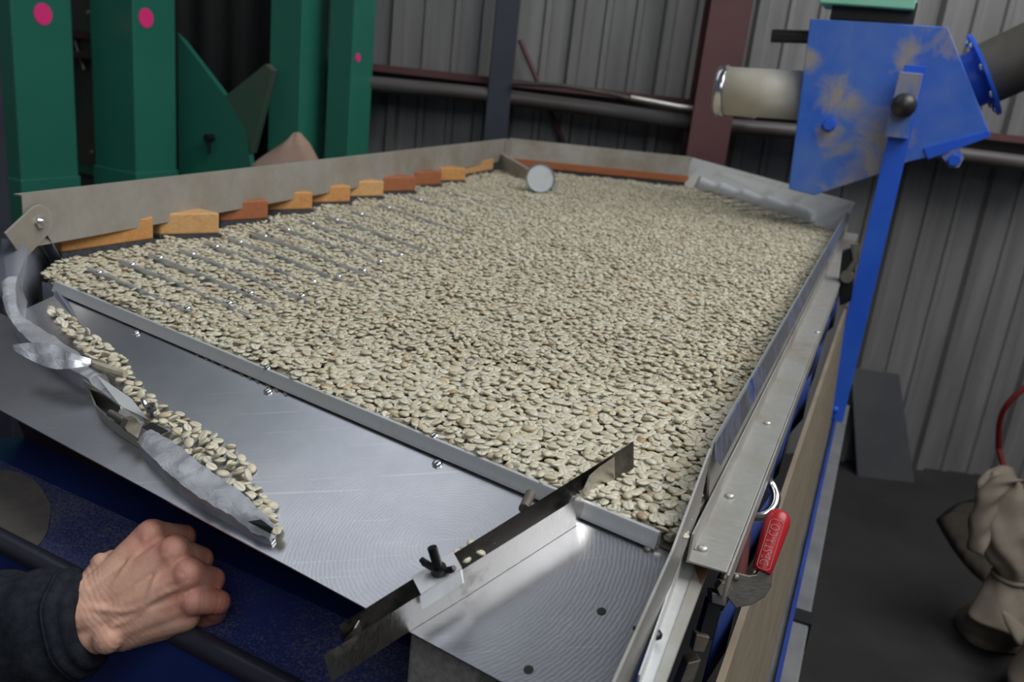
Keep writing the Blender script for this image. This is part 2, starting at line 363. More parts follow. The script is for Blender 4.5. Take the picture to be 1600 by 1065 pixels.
# horizontal wall girt, its maroon top flange and the columns
gz0, gz1 = PY(800, 165, 2.95)[2], PY(800, 135, 2.95)[2]
mb = MB(); mb.prism([A3(-3.1, 3.05, gz0), A3(-3.1, 2.93, gz0), A3(-3.1, 2.93, gz0 + .018), A3(-3.1, 3.035, gz0 + .018), A3(-3.1, 3.035, gz1), A3(-3.1, 3.05, gz1)], (7, 0, 0))
mb.build('trim_1', GIRT, kind='structure')
mb = MB(); mb.prism([A3(-3.1, 3.05, gz1), A3(-3.1, 2.97, gz1), A3(-3.1, 2.97, gz1 + .022), A3(-3.1, 3.05, gz1 + .022)], (7, 0, 0))
mb.build('trim_2', MAROON, kind='structure')
def hsection(name, c, w, dpt, z0, z1, m, label, cat='column'):
    t = thing(name, (c[0], c[1], z0), label, cat); c = A3(c[0], c[1], z0); H = UP * (z1 - z0)
    g = MB(); g.prism([c + A3(-w / 2, -dpt / 2, 0), c + A3(w / 2, -dpt / 2, 0), c + A3(w / 2, -dpt / 2 + .01, 0), c + A3(-w / 2, -dpt / 2 + .01, 0)], H); g.build('front_flange', m, t)
    g = MB(); g.prism([c + A3(-w / 2, dpt / 2 - .01, 0), c + A3(w / 2, dpt / 2 - .01, 0), c + A3(w / 2, dpt / 2, 0), c + A3(-w / 2, dpt / 2, 0)], H); g.build('rear_flange', m, t)
    g = MB(); g.prism([c + A3(-.004, -dpt / 2 + .01, 0), c + A3(.004, -dpt / 2 + .01, 0), c + A3(.004, dpt / 2 - .01, 0), c + A3(-.004, dpt / 2 - .01, 0)], H); g.build('web', m, t)
    g = MB(); g.box(c + A3(0, 0, .006), (w * .75, 0, 0), (0, dpt * .7, 0), (0, 0, .006)); g.build('base_plate', m, t)
    return t
mp = PY(1122, 100, 2.86); hsection('steel_column', (mp[0], 2.86), .125, .12, 0, 3.9, MAROON, 'maroon painted steel column standing against the corrugated wall behind the beige pipe')
mp = PY(785, 100, 2.9); t = thing('steel_post', (mp[0], 2.9, 0), 'dark slate square steel post behind the corner of the bean table', 'post')
g = MB(); g.box((mp[0], 2.9, 1.95), (.038, 0, 0), (0, .025, 0), (0, 0, 1.94)); g.build('shaft', POSTD, t, bevel=.004)
g = MB(); g.box((mp[0], 2.9, .006), (.07, 0, 0), (0, .05, 0), (0, 0, .006)); g.build('base_plate', POSTD, t)
# pipe and conduits along the girt
g = MB(); g.tube([PY(575, 130, 2.9), PY(760, 148, 2.9), PY(930, 170, 2.9), PY(1080, 192, 2.9), PY(1240, 205, 2.9), PY(1420, 232, 2.9), PY(1660, 262, 2.9)], .024, 14)
setp(g.build('wall_pipe', GIRT, smooth=True), 'long grimy grey pipe running along the girt of the corrugated wall', 'pipe')
g = MB(); g.tube([PY(800, 130, 2.86), PY(880, 134, 2.85), PY(960, 148, 2.85), PY(1030, 166, 2.85), PY(1110, 178, 2.85)], .007, 8)
setp(g.build('cable', BLACKR, smooth=True), 'thin dark cable draped along the wall pipe', 'cable')
g = MB(); g.tube([PY(985, 152, 2.84), PY(1060, 166, 2.84), PY(1110, 172, 2.84), PY(1180, 183, 2.84)], .008, 8)
setp(g.build('conduit', STEEL, smooth=True), 'short shiny conduit over the wall pipe beside the maroon column', 'pipe')
g = MB(); g.tube([PY(812, 62, 3.02), PY(842, 132, 3.02), PY(880, 222, 3.02)], .008, 8)
setp(g.build('brace_rod', MAROON, smooth=True), 'thin rusty diagonal rod leaning against the corrugated wall', 'rod')
g = MB(); c = PY(1330, 670, 2.96)
g.prism([PY(1330, 575, 3.03), PY(1405, 585, 3.03), PY(1428, 757, 2.93) * A3(1, 1, 0), PY(1340, 744, 2.93) * A3(1, 1, 0)], (0, .008, 0))
setp(g.build('leaning_board', CARD), 'dull grey board leaning on the corrugated wall beside the blue post', 'board')

# ================================================================== GREEN ELEVATOR LEGS
def leg_at(px_edge, dist, wu, wv, m, label, dot=None, z1=3.2, name='elevator_leg', flange_px=None, dot_side='u', dot_r=.022):
    """square casing aligned with the table; near vertical edge at pixel column px_edge"""
    e = PD(px_edge, 100, dist); e = A3(e[0], e[1], 0)
    t = thing(name, e - UD * wu / 2 + VD * wv / 2, label, 'elevator', 'green elevator legs')
    g = MB(); c = e - UD * wu / 2 + VD * wv / 2
    g.box(c + UP * (z1 / 2 + .04), UD * wu / 2, VD * wv / 2, UP * (z1 / 2 - .04)); g.build('casing', m, t, bevel=.004)
    g = MB(); g.box(c + UP * .04, UD * (wu / 2 + .03), VD * (wv / 2 + .03), UP * .04); g.build('foot', m, t, bevel=.004)
    if flange_px is not None:
        z = PL(flange_px[0], flange_px[1], e, UD)[2]
        g = MB(); g.box(c + UP * (z - .10), UD * (wu / 2 + .004), VD * (wv / 2 + .004), UP * .10); g.build('boot_sleeve', m, t, bevel=.003)
    if dot is not None:
        n = UD if dot_side == 'u' else -VD
        q = PL(dot[0], dot[1], e + n * .001, n); g = MB(); disc(g, q, n, dot_r, .0012, 28); g.build('round_sticker', PINK, t, label='fluorescent pink round sticker')
    return t
leg_at(22, 2.45, .20, .20, GREEN, 'green elevator leg with a pink dot and white sheen nearest the dark square tube', dot=(67, 22), flange_px=(75, 278), dot_r=.03)
leg_at(209, 2.6, .175, .17, GREEN, 'green painted elevator leg with a pink dot beside the dark slanted hopper', dot=(228, 28), flange_px=(240, 268), dot_r=.028)
leg_at(470, 2.66, .12, .14, GREEN, 'plain green elevator leg without a dot between the slanted hopper and its neighbour')
leg_at(550, 2.66, .09, .12, GREEN, 'green elevator leg with a small torn pink sticker at its corner edge', dot=(559, 90), dot_r=.013)
# dark slanted hopper behind the second leg
t = thing('slanted_hopper', PD(300, 250, 2.86) * A3(1, 1, 0), 'dark green steel hopper with slanted side behind the elevator legs', 'hopper')
q = lambda x, y: PL(x, y, PD(300, 250, 2.86), -VD)
g = MB(); g.prism([q(265, 25), q(283, 60), q(352, 150), q(385, 205), q(400, 330), q(255, 330)], VD * .02); g.build('side_plate', GREEN, t)
g = MB(); g.prism([q(352, 150), q(385, 205), q(392, 240), q(425, 110), q(415, 100)], VD * .015 + A3(0, .03, 0)); g.build('chute_plate', GREEND, t)
g = MB(); b0 = q(332, 215); disc(g, b0 - VD * .03, VD, .012, .04, 10); g.tube([b0 - VD * .015, b0 - VD * .015 - UP * .05], .006, 8); g.build('latch', BLACKST, t)
g = MB(); a0 = q(262, 330); g.prism([a0 * A3(1, 1, 0), q(395, 330) * A3(1, 1, 0), q(395, 332), a0], VD * .03); g.build('support', GREEND, t)
# panel between legs one and two
t = thing('machine_panel', PD(160, 250, 2.97) * A3(1, 1, 0), 'dark green and brown machine panel between the two dotted elevator legs', 'panel')
q = lambda x, y: PL(x, y, PD(160, 250, 2.97), -VD)
g = MB(); g.prism([q(95, -40), q(215, -40), q(215, 330) * A3(1, 1, 0), q(95, 330) * A3(1, 1, 0)], VD * .01); g.build('sheet', GREEND, t)
t2 = thing('darkness_backing', A3(-1.05, 2.90, 0), 'near black added backing for the darkness behind the slanted hopper and elevator legs', 'panel')
g = MB(); cr_ = [A3(-1.26 + .42 * k / 20, 2.90 + .010 * math.sin(k * 1.3), .02) for k in range(21)]; g.strip(cr_, [p + UP * 3.2 for p in cr_], A3(0, .004, 0)); g.build('sheet', mat('painted_darkness', (.006, .006, .006), .8), t2, smooth='all')  # added sheet: the darkness behind the legs painted near black
g = MB(); g.box(q(150, 265) - VD * .02, UD * .12, VD * .02, UP * .012); g.build('ledge', GREEN, t)
for px in ((139, 20), (144, 238)): screw(t, q(*px), -VD, .008, STEEL, 'bolt')
g = MB(); g.tube([q(120, 62) - VD * .01, q(136, 110) - VD * .01], .005, 8); g.build('lever', STEEL, t)
# grey-blue upright at the far left of the frame
c = PD(3, 300, 1.65); g = MB(); g.box(A3(c[0] - .02, c[1], 1.2), (.022, 0, 0), (0, .022, 0), (0, 0, 1.2))
setp(g.build('upright_tube', POSTD, bevel=.003), 'dark narrow square tube standing close behind the left guard', 'post')

# ================================================================== GRAVITY TABLE
base = A3(.1, 1.5, 0)
tb = thing('gravity_table', base, 'steel gravity separating table with wooden blocks along its guard, covered in coffee beans', 'machine')
BP = [(-.535, .953), (.118, .512), (.165, .609), (.742, 2.045), (.485, 2.69), (-.075, 2.635), (-.560, 1.03), (-.552, .965)]
DECKZ = .984
mb = MB(); mb.prism([A3(x, y, DECKZ - .006) for x, y in BP], UP * .006)
DECKM = blotchy('worn_deck_mesh', (.42, .40, .34), (.34, .31, .25), 90, .7, 0)
mb.build('deck', DECKM, tb)
mb = MB(); mb.prism([A3(x, y, .80) + A3(*(unit(A3(.1, 1.55, 0) - A3(x, y, 0)) * .05)) * A3(1, 1, 0) for x, y in BP], UP * .178); mb.build('air_chest', NAVY, tb)
# front lip strip (channel between the beans and the tray)
lp = [(-.012, -.011), (-.0035, -.010), (-.0030, -.004), (-.0015, 0), (.001, -.0005), (.0020, -.0024), (.0036, -.0085), (.0050, -.0103), (.0050, -.0115), (.0024, -.0098), (.0008, -.004), (-.0012, -.0025), (-.0018, -.0112), (-.012, -.0124)]
gap0, gap1 = LIP0 + FD * (-.005), LIP1
mb = MB(); mb.sweep(lp, gap0, gap1 - FD * .002, OUT, UP); mb.build('lip_strip', GALV, tb, smooth=True)
for px in [(237, 494), (420, 574), (680, 680), (1010, 806)]:
    screw(tb, P(*px, .998) + OUT * .001 - UP * .001, OUT * .5 + UP, .0042)
# tray with its rounded top fold
L2 = lambda px, h=0: T(*px, h)
tl, tr = T(97, 456), T(1043, 866)
uend = (tr - TA) @ FD; ustart = (tl - TA) @ FD
mb = MB(); rowsU = np.linspace(ustart, uend, 30); prof = [(-.0045, -.008), (-.0035, -.003), (-.0012, -.0006), (.002, .0003), (.006, 0), (.03, 0)]
uE = lambda a: -((TA - GP0) @ UD + a * (TE @ UD)) / (FD @ UD) - .001
RU = lambda a: np.linspace(ustart, uE(a), 30)
grid = [[TA + FD * u + TE * a + TN * b for u in RU(a)] for a, b in prof]
front = [T(x, y) for x, y in [(-70, 603), (0, 640), (430, 868), (560, 946), (640, 988), (800, 1073), (905, 1130)]]
fl = np.array([[(p - TA) @ FD, (p - TA) @ TE] for p in front])
ks, kb = np.polyfit(fl[:, 0], fl[:, 1], 1)
eF = lambda u: ks * u + kb
for fr_ in np.linspace(.12, 1, 10):
    aa = .03 + (eF(uend) - .03) * fr_
    grid.append([TA + FD * u + TE * (.03 + (eF(u) - .03) * fr_) for u in RU(aa)])
vs = [p for r in grid for p in r]; n = len(rowsU)
vs2 = [p - TN * .0016 for p in vs]; m_ = len(vs)
fs = []
for i in range(len(grid) - 1):
    for j in range(n - 1):
        a, b, c, d = i * n + j, i * n + j + 1, (i + 1) * n + j + 1, (i + 1) * n + j
        fs += [(a, b, c, d), (a + m_, d + m_, c + m_, b + m_)]
R_ = len(grid)
for j in range(n - 1): fs += [(j, j + m_, j + 1 + m_, j + 1), ((R_ - 1) * n + j, (R_ - 1) * n + j + 1, (R_ - 1) * n + j + 1 + m_, (R_ - 1) * n + j + m_)]
for i in range(R_ - 1): fs += [(i * n, (i + 1) * n, (i + 1) * n + m_, i * n + m_), (i * n + n - 1, i * n + n - 1 + m_, (i + 1) * n + n - 1 + m_, (i + 1) * n + n - 1)]
mb.add(vs + vs2, fs); tray = mb.build('discharge_tray', TRAY, tb, smooth=True)
# screws and holes of the tray
for px in [(213, 521), (419, 612), (683, 725), (1012, 858)]: screw(tb, T(*px), TN, .0042 if px[0] < 1000 else .003, CHROME if px[0] < 1000 else CLAMPM)
for px in [(940, 956), (826, 1047)]:
    g = MB(); disc(g, T(*px, -.0006), TN, .0030, .0009, 20); g.build('drilled_hole', HOLE, tb)
# rust-edged residue under the lip near the corner: thin flakes
RES = blotchy('brown_residue', (.12, .10, .08), (.25, .23, .2), 120, .8)
for k in range(20):
    x = 925 + k * 5.2; y = 800 + (x - 925) * .475 + 2; l_ = 4 + 12 * random.random() * (k / 19) ** .6
    g = MB(); pts = [T(x, y, .0003), T(x + 5, y + 2.5, .0003), T(x + 6, y + l_ * .7, .0003), T(x + 3, y + l_, .0003), T(x - 1, y + l_ * .55, .0003)]
    g.prism(pts, TN * .0004); g.build('residue_flake', RES, tb)
for k in range(11):
    x = 300 + k * 14 + random.random() * 5; y = 546 + (x - 300) * .452
    g = MB(); g.prism([T(x, y, .0003), T(x + 6 + 5 * random.random(), y + 4, .0003), T(x + 5, y + 9, .0003), T(x + 1, y + 6, .0003)], TN * .0004); g.build('residue_flake', RES, tb)
# pan sheet carrying on to the left of the tray
mb = MB(); pu = np.linspace(ustart - .22, ustart, 8); gr = [[TA + FD * u + TE * (.062 + (eF(u) - .062) * k) - TN * .0005 for u in pu] for k in (0, .33, .66, 1)]
vs = [p for r in gr for p in r]; n = 8
fs = [(i * n + j, i * n + j + 1, (i + 1) * n + j + 1, (i + 1) * n + j) for i in range(3) for j in range(n - 1)]
mb.add(vs, fs); o = mb.build('chute_pan', PAN, tb); sm = o.modifiers.new('solid', 'SOLIDIFY'); sm.thickness = .0016; sm.offset = -1
# tray support bracket blocks under the tray front edge
g = MB(); c = T(700, 1020, -.02); g.box(c - UP * .12 + VD * .02, FD * .028, OUT * .02, UP * .13)
g.build('support_block', GREYB, tb, bevel=.003)

# left guard
_n0 = PG(35, 318); LG0 = A3(_n0[0], _n0[1], 1.025)
mb = MB(); th = -LGN * .0016; top = UP * .060
mb.prism([LG0, LG1, LG1 + top, LG0 + top], th); mb.prism([LG0 + top, LG1 + top, LG1 + top - LGN * .012, LG0 + top - LGN * .012], UP * .0016)
mb.build('side_guard', STEELD, tb)
# wooden wedge blocks on felt along the left guard
blk = [((97, 402), (240, 380), WOOD1), ((250, 374), (343, 371), WOOD3), ((345, 352), (419, 347), WOOD2), ((418, 334), (488, 332), WOOD1), ((487, 322), (547, 320), WOOD1), ((546, 312), (599, 311), WOOD3), ((598, 304), (649, 302), WOOD2), ((648, 294), (689, 292), WOOD2), ((688, 286), (727, 286), WOOD1), ((722, 277), (770, 268), WOOD3)]
FZ = 1.000
FOOT = []
for i, (a, b, wm) in enumerate(blk):
    A_, B_ = P(*a, FZ), P(*b, FZ)
    # the outer end of each block stands proud of the guard, the other end tucks under it
    A0 = A_; back = -LGN
    g0 = LG0 * A3(1, 1, 0) + FZ * UP
    dA = max((A_ - g0) @ LGN, 0); dB = max((B_ - g0) @ LGN, .004)
    Cp = B_ - LGN * (dB + .012) + unit(LG1 - LG0) * .010; Dp = A_ - LGN * (dA + .012)
    FOOT.append([p[:2] for p in (A_ + LGN * .004, B_ + LGN * .004 + unit(B_ - A_) * .003, Cp, Dp)]); mb = MB(); h = .031
    mb.prism([p + UP * .006 for p in (A_, B_, Cp, Dp)], UP * h)
    o = mb.build('wooden_block', wm, tb, bevel=.0025)
    f = MB(); e1 = unit(B_ - A_) * .002; f.prism([p - UP * .014 for p in (A_ - e1 + LGN * .002, B_ + e1 + LGN * .002, Cp + e1, Dp - e1)], UP * .0198); f.build('felt_pad', FELT, o)
# pivot bracket end plate is part of the divider arm, below
# back guard with orange wood strip
B0, B1 = A3(-.075, 2.66, 1.025), A3(.485, 2.72, 1.025); BN = unit(np.cross(UP, B1 - B0)); BN = BN if BN[1] < 0 else -BN
mb = MB(); mb.prism([B0, B1, B1 + UP * .06, B0 + UP * .06], -BN * .0016); mb.prism([B0 + UP * .06, B1 + UP * .06, B1 + UP * .06 - BN * .012, B0 + UP * .06 - BN * .012], UP * .0016)
mb.build('back_guard', STEELD, tb)
mb = MB(); mb.prism([B0 - UP * .016 + BN * .006, B1 - UP * .016 + BN * .006, B1 - BN * .01 - UP * .016, B0 - BN * .01 - UP * .016], UP * .020); mb.build('wooden_strip', WOODO, tb)
mb = MB(); mb.prism([B0 - UP * .034 + BN * .003, B1 - UP * .034 + BN * .003, B1 - BN * .01 - UP * .034, B0 - BN * .01 - UP * .034], UP * .018); mb.build('dark_grey_strip', FELT, tb)  # dark grey strip below the wooden strip
# corner joint strap between left and back guard
mb = MB(); j = (LG1 + B0) / 2; mb.strip([LG1 - unit(LG1 - LG0) * .03 + LGN * .001, A3(-.076, 2.638, 1.025), B0 + unit(B1 - B0) * .006 + BN * .001], [LG1 - unit(LG1 - LG0) * .03 + LGN * .001 + UP * .058, A3(-.076, 2.638, 1.083), B0 + unit(B1 - B0) * .006 + BN * .001 + UP * .058], A3(.002, -.001, 0))
mb.build('corner_strap', STEEL, tb)
# small wedge plate in the far corner
w0, w1 = P(772, 262, 1.0), P(862, 300, 1.0)
mb = MB(); mb.prism([w0, w1, w1 + UP * .02, w0 + UP * .05], unit(np.cross(UP, w1 - w0)) * .014); mb.build('corner_plate', STEELD, tb)
# feed-side plate at the back right
f0, f1 = P(1070, 290, 1.0), P(1303, 360, 1.0); ft0, ft1 = PL(1082, 246, f0 + A3(.045, .055, 0), np.cross(f1 - f0, UP)), PL(1336, 316, f1 + A3(.045, .055, 0), np.cross(f1 - f0, UP))
f1e = f1 + unit(f1 - f0) * .01
mb = MB(); mid0 = f0 * .0 + f0
mb.prism([f0, f1e, ft1, ft0], unit(np.cross(f1 - f0, UP)) * .002); mb.build('feed_plate', FEEDP, tb)
# ragged plastic flap along the foot of the feed plate
FLAP = mat('clear_plastic_flap', (.80, .82, .84), .3); bsdf(FLAP).inputs['Transmission Weight'].default_value = .1
ra, rb = [], []; fdir = unit(f1 - f0); fn = unit(np.cross(UP, fdir)); fn = fn if fn @ A3(-1, -1, 0) > 0 else -fn
for k in range(34):
    s_ = .10 + .78 * k / 33; b = f0 + (f1 - f0) * s_
    sw = (k % 7) / 7
    ra.append(b + UP * (.022 - .010 * sw) - fn * .001 + (ft0 - f0) * .2); rb.append(b + UP * .005 + fn * (.003 + .006 * (1 - sw) + .002 * random.random()))
mb = MB(); mb.strip(ra, rb, fn * .0008); mb.build('plastic_flap', FLAP, tb, smooth='all')
for k in range(9):
    s_ = .22 + .085 * k; b = f0 + (f1 - f0) * s_
    mb = MB(); mb.tube([b + fn * .004 + UP * .006, b + fn * (.09 + .02 * (k % 3)) + UP * .003 + fdir * .03], .0012, 5); mb.build('feed_wire', BLACKST, tb)

# right guard: tall blade, plate, flange
ya, yb = .569, 2.285
mb = MB(); zt = 1.045
mb.prism([guard(ya, zt), guard(yb, zt), guard(yb, .985), guard(ya + .03, .985), guard(ya - .004, 1.037)], UD * .0018)
mb.build('guard_plate', STEEL, tb)
BLADE = metal_mat('blue_smeared_blade_steel', (.55, .56, .60), .28, .45, dirt=(.035, .07, .30), dirt_lo=.50, dirt_hi=.66, dscale=16)
mb = MB(); mb.prism([guard(ya, zt + .001, .002), guard(yb, zt + .001, .002), guard(yb, zt - .018, .0075), guard(ya + .004, zt - .018, .0075), guard(ya - .004, zt - .010, .005)], UD * .0012); mb.build('blade_strip', BLADE, tb)
zf = .968
mb = MB(); mb.strip([guard(y, .990, .003) for y in (.535, yb)], [guard(y, zf, .003) for y in (.535, yb)], UD * .0016); mb.build('guard_skirt', STEEL, tb)
mb = MB(); mb.prism([guard(.535, zf, .003), guard(yb, zf, .003), guard(yb, zf, .033), guard(.535, zf, .031)], UP * .002)
mb.prism([guard(.535, zf, .031), guard(yb, zf, .033), guard(yb, zf - .022, .033), guard(.535, zf - .022, .031)], UD * .002); mb.build('flange', STEEL, tb, bevel=.0006)
for px in [(1158, 650), (1199, 662), (1140, 776), (1098, 858), (1277, 520), (1226, 523)]: 
    q = P(*px, zf + .002)
    if (px[0] in (1158, 1226)):
        q = PL(px[0], px[1], guard(.7, 1, .0048), UD); screw(tb, q, UD, .0036, STEEL)
    else: screw(tb, q, UP, .0042, STEEL)
# near side plate running along the end of the tray
n0 = PL(1108, 700, guard(.6, 1, 0), UD); n1 = PL(1049, 858, guard(.6, 1, 0), UD); n2 = PL(940, 1100, guard(.6, 1, 0), UD)
mb = MB(); mb.prism([n0, n1, n2, n2 - UP * .045, n1 - UP * .04, n0 - UP * .05], UD * .0016); mb.build('end_plate', STEEL, tb)
k0, k1, k2, k3 = P(1072, 860, .955), P(1110, 880, .955), P(1030, 1095, .95), P(990, 1095, .95)
mb = MB(); mb.prism([k0, k1, k2, k3], -UP * .002); mb.prism([k0, k3, k3 + UP * .018, k0 + UP * .018], UD * .0012); mb.build('near_flange', GALV, tb)
s0, s1 = (k0 * .45 + k1 * .55), (k3 * .45 + k2 * .55); mb = MB(); mb.prism([s0 + UP * .0003, k1 + UP * .0003, k2 + UP * .0003, s1 + UP * .0003], UP * .0016); mb.build('cover_strip', STEEL, tb)
for px in [(1022, 992), (995, 986)]: screw(tb, P(*px, .957) if px[0] > 1000 else P(*px, .962), UP, .0052, BLACKST)
mb = MB(); mb.prism([P(1067, 848, .972), P(1110, 876, .966), P(1096, 912, .957), P(1084, 880, .957)], UD * .001 + UP * .0012)
RUST = blotchy('rusty_steel', (.30, .26, .22), (.24, .12, .06), 40, .5, .7); mb.build('corner_gusset', RUST, tb)
# blue skirt, sloping side board, beam with blue edge
ys = np.linspace(.64, 2.1, 26); ra, rb = [], []
for k, y in enumerate(ys):
    wv_ = .006 * math.sin(k * 1.7) + .004 * math.sin(k * .6)
    ra.append(guard(y, zf - .02, .028)); rb.append(guard(y, .79, .022 + wv_))
mb = MB(); mid = [a * .5 + b * .5 + UD * .003 * math.sin(i * 2.1) for i, (a, b) in enumerate(zip(ra, rb))]
mb.strip(ra, mid, -UD * .002); mb.strip(mid, rb, -UD * .002); mb.build('fabric_skirt', SKIRT, tb, smooth='all')
mb = MB(); mb.prism([guard(.38, .845, .040), guard(2.0, .845, .052), guard(2.0, .60, .072), guard(.38, .60, .070)], UD * .006 * -1); mb.build('side_board', BOARD, tb)
mb = MB(); mb.box(guard(1.2, .555, .085), UD * .022, VD * .95, UP * .022); mb.build('frame_beam', BEAM, tb, bevel=.003)
mb = MB(); mb.box(guard(1.2, .583, .082), UD * .003, VD * .95, UP * .005); mb.build('blue_edge_strip', NAVY, tb)
mb = MB(); mb.box(guard(1.12, .559, .094), UD * .016, VD * .016, UP * .022); mb.build('beam_bracket', BLACKST, tb)
for y, off in ((.62, .07), (1.95, .07), (.9, -.62), (2.3, -.55)):
    mb = MB(); c = guard(y, .27, off); mb.box(c, UD * .025, VD * .025, UP * .265); mb.build('leg', BEAM, tb, bevel=.003)
for y in (1.02,):  # adjusting wheel stub beside the beam
    mb = MB(); c = guard(y - .08, .47, .115); mb.tube([c, c + UD * .03], .016, 12); mb.tube([c + UD * .03, c + UD * .034], .022, 6); mb.tube([c + UD * .034, c + UD * .055 ], .006, 8); mb.build('adjuster_bolt', STEEL, tb, smooth=True)
# chrome hook strap on the side
hk = [PD(1190, 738, .80), PD(1205, 757, .80), PD(1212, 777, .79), PD(1206, 795, .78), PD(1190, 806, .77), PD(1172, 806, .76), PD(1160, 798, .75)]
mb = MB(); sm_ = smoothrow_(hk, 6)
mb.tube(sm_, .0045, 10); mb.build('hook_strap', CHROME, tb, smooth=True)
# riffles (thin ridges showing between the beans) with their screw heads
rf = [((136, 423), (330, 503)), ((186, 410), (400, 496)), ((231, 400), (430, 478)), ((279, 393), (520, 486)), ((318, 382), (560, 470)), ((355, 375), (600, 462)), ((394, 366), (640, 452)), ((431, 356), (660, 436)), ((470, 347), (690, 425)), ((505, 340), (720, 408)), ((545, 331), (740, 394)), ((590, 322), (760, 374)), ((640, 310), (800, 357)), ((690, 300), (820, 335))]
RIF = mat('riffle_metal', (.62, .65, .72), .4, .8)
for i, (a, b) in enumerate(rf):
    A_, B_ = P(*a, 1.002), P(*b, 1.002); B_ = A_ + (B_ - A_) * (1.0 if i < 4 else .9)
    d_ = unit(B_ - A_); p_ = np.cross(UP, d_) * .0030; e = MB()
    za, zb = 1.0065, 1.0015
    e.prism([A_ * A3(1, 1, 0) + UP * .984, B_ * A3(1, 1, 0) + UP * .984, B_ * A3(1, 1, 0) + UP * zb, (A_ + (B_ - A_) * .45) * A3(1, 1, 0) + UP * (za - .0008), A_ * A3(1, 1, 0) + UP * za], p_)
    r_ = e.build('riffle', RIF, tb)
    for t_ in (.1, .82) if i < 9 else (.12,):
        q = A_ + (B_ - A_) * t_; screw(r_, A3(q[0], q[1], za - .001) + p_ * .5, UP - FW * .6, .0042)

# round lid standing in the far corner
lc = P(842, 300, 1.003); t = thing('round_lid', lc, 'round silvery metal lid standing on edge on the beans in the far corner', 'lid')
nrm = unit(A3(.12, -1, .12)); cc = lc + UP * .034
mb = MB(); disc(mb, cc, -nrm, .033, .004, 36); mb.build('face', GALV, t, smooth=True)
mb = MB(); k = 36; a = unit(np.cross(UP, nrm)); b = np.cross(nrm, a); vs = []
for rr, dd in ((.033, .003), (.036, .003), (.036, -.016), (.033, -.016)):
    vs += [cc + (a * math.cos(2 * math.pi * i / k) + b * math.sin(2 * math.pi * i / k)) * rr + nrm * dd for i in range(k)]
mb.add(vs, [(j * k + i, j * k + (i + 1) % k, ((j + 1) % 4) * k + (i + 1) % k, ((j + 1) % 4) * k + i) for j in range(4) for i in range(k)]); mb.build('rim', CHROME, t, smooth=True)

# ================================================================== DIVIDER GATE (right)
gt = thing('divider_gate', T(720, 890), 'V shaped steel divider gate with a wing bolt laid across the tray', 'divider')
HG = .024
def vplate(mb, px, h=HG, th=.0016, hb=0.0, hs=None):
    tops = [T(x, y, (hs[i] if hs else h)) for i, (x, y) in enumerate(px)]
    bots = [p - TN * ((hs[i] if hs else h) - hb) for i, p in enumerate(tops)]
    mb.strip(tops, bots, OUT * th); return tops
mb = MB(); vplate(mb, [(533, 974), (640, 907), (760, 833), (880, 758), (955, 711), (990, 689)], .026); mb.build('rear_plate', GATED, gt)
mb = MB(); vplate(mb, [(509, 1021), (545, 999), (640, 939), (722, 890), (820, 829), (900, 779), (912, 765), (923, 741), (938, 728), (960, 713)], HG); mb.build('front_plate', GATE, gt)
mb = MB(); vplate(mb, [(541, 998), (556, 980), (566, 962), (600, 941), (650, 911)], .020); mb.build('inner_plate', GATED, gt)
q = [T(644, 903, .027), T(708, 864, .027), T(722, 889, .027), T(658, 930, .027)]
mb = MB(); mb.prism(q, TN * .0016); mb.prism([q[2], q[3], q[3] - TN * .012, q[2] - TN * .012], OUT * .0014); mb.build('clamp_bracket', GALV, gt)
wc = T(686, 893, .029)
mb = MB(); mb.tube([wc, wc + TN * .004], .0052, 12); mb.tube([wc + TN * .003, wc + TN * .018 - FD * .004 + VD * .002], .0031, 10); o = mb.build('wing_bolt', BLACKST, gt, smooth=True)
for sgn in (-1, 1):
    mb = MB(); d_ = unit(FD * .9 + VD * .3) * sgn; mb.tube([wc + TN * .003, wc + d_ * .005 + TN * .003, wc + d_ * .009 + TN * .005, wc + d_ * .011 + TN * .0075], [.0026, .0024, .0024, .0018], 8); mb.build('wing', BLACKST, o, smooth=True)
mb = MB(); c = T(826, 790, .018); mb.tube([c - OUT * -.006, c + VD * .016 - FD * .006], .0038, 10); mb.build('stud', CLAMPM, gt, smooth=True)

# ================================================================== TAPED DIVIDER ARM (left)
ar = thing('taped_divider_arm', T(240, 690), 'long divider arm wrapped in crumpled silver tape, bolted to the end of the guard', 'divider')
# pivot bracket on the guard
def capsule_plate(mb, p0, p1, r, n, th, seg=10):
    d = unit(p1 - p0); s = unit(np.cross(n, d)); pts = []
    for i in range(seg + 1): t_ = math.pi * i / seg; pts.append(p0 + (s * math.cos(t_) - d * math.sin(t_)) * r)
    pts += [p1 - s * r * 1.05, p1 + s * r * 1.05]; mb.prism(pts, n * th)
pb0, pb1 = PG(59, 346, .003), PG(20, 385, .003)
mb = MB(); capsule_plate(mb, pb0, pb1, .020, LGN, .003); mb.build('pivot_bracket', STEELD, ar, bevel=.0006)
mb = MB(); disc(mb, pb0 + LGN * .003, LGN, .0075, .003, 6); mb.tube([pb0 + LGN * .006, pb0 + LGN * .012], .0042, 10); mb.build('pivot_bolt', CHROME, ar, smooth=True)
mb = MB(); mb.strip([P(2, 372, 1.035), P(24, 375, 1.035), P(45, 389, 1.03)], [P(-4, 462, .985), P(14, 468, .98), P(30, 470, .972)], A3(.001, -.001, -.001)); mb.build('arm_plate', mat('dull_blue_grey_sheet', (.09, .095, .115), .45, .3), ar, smooth=True)
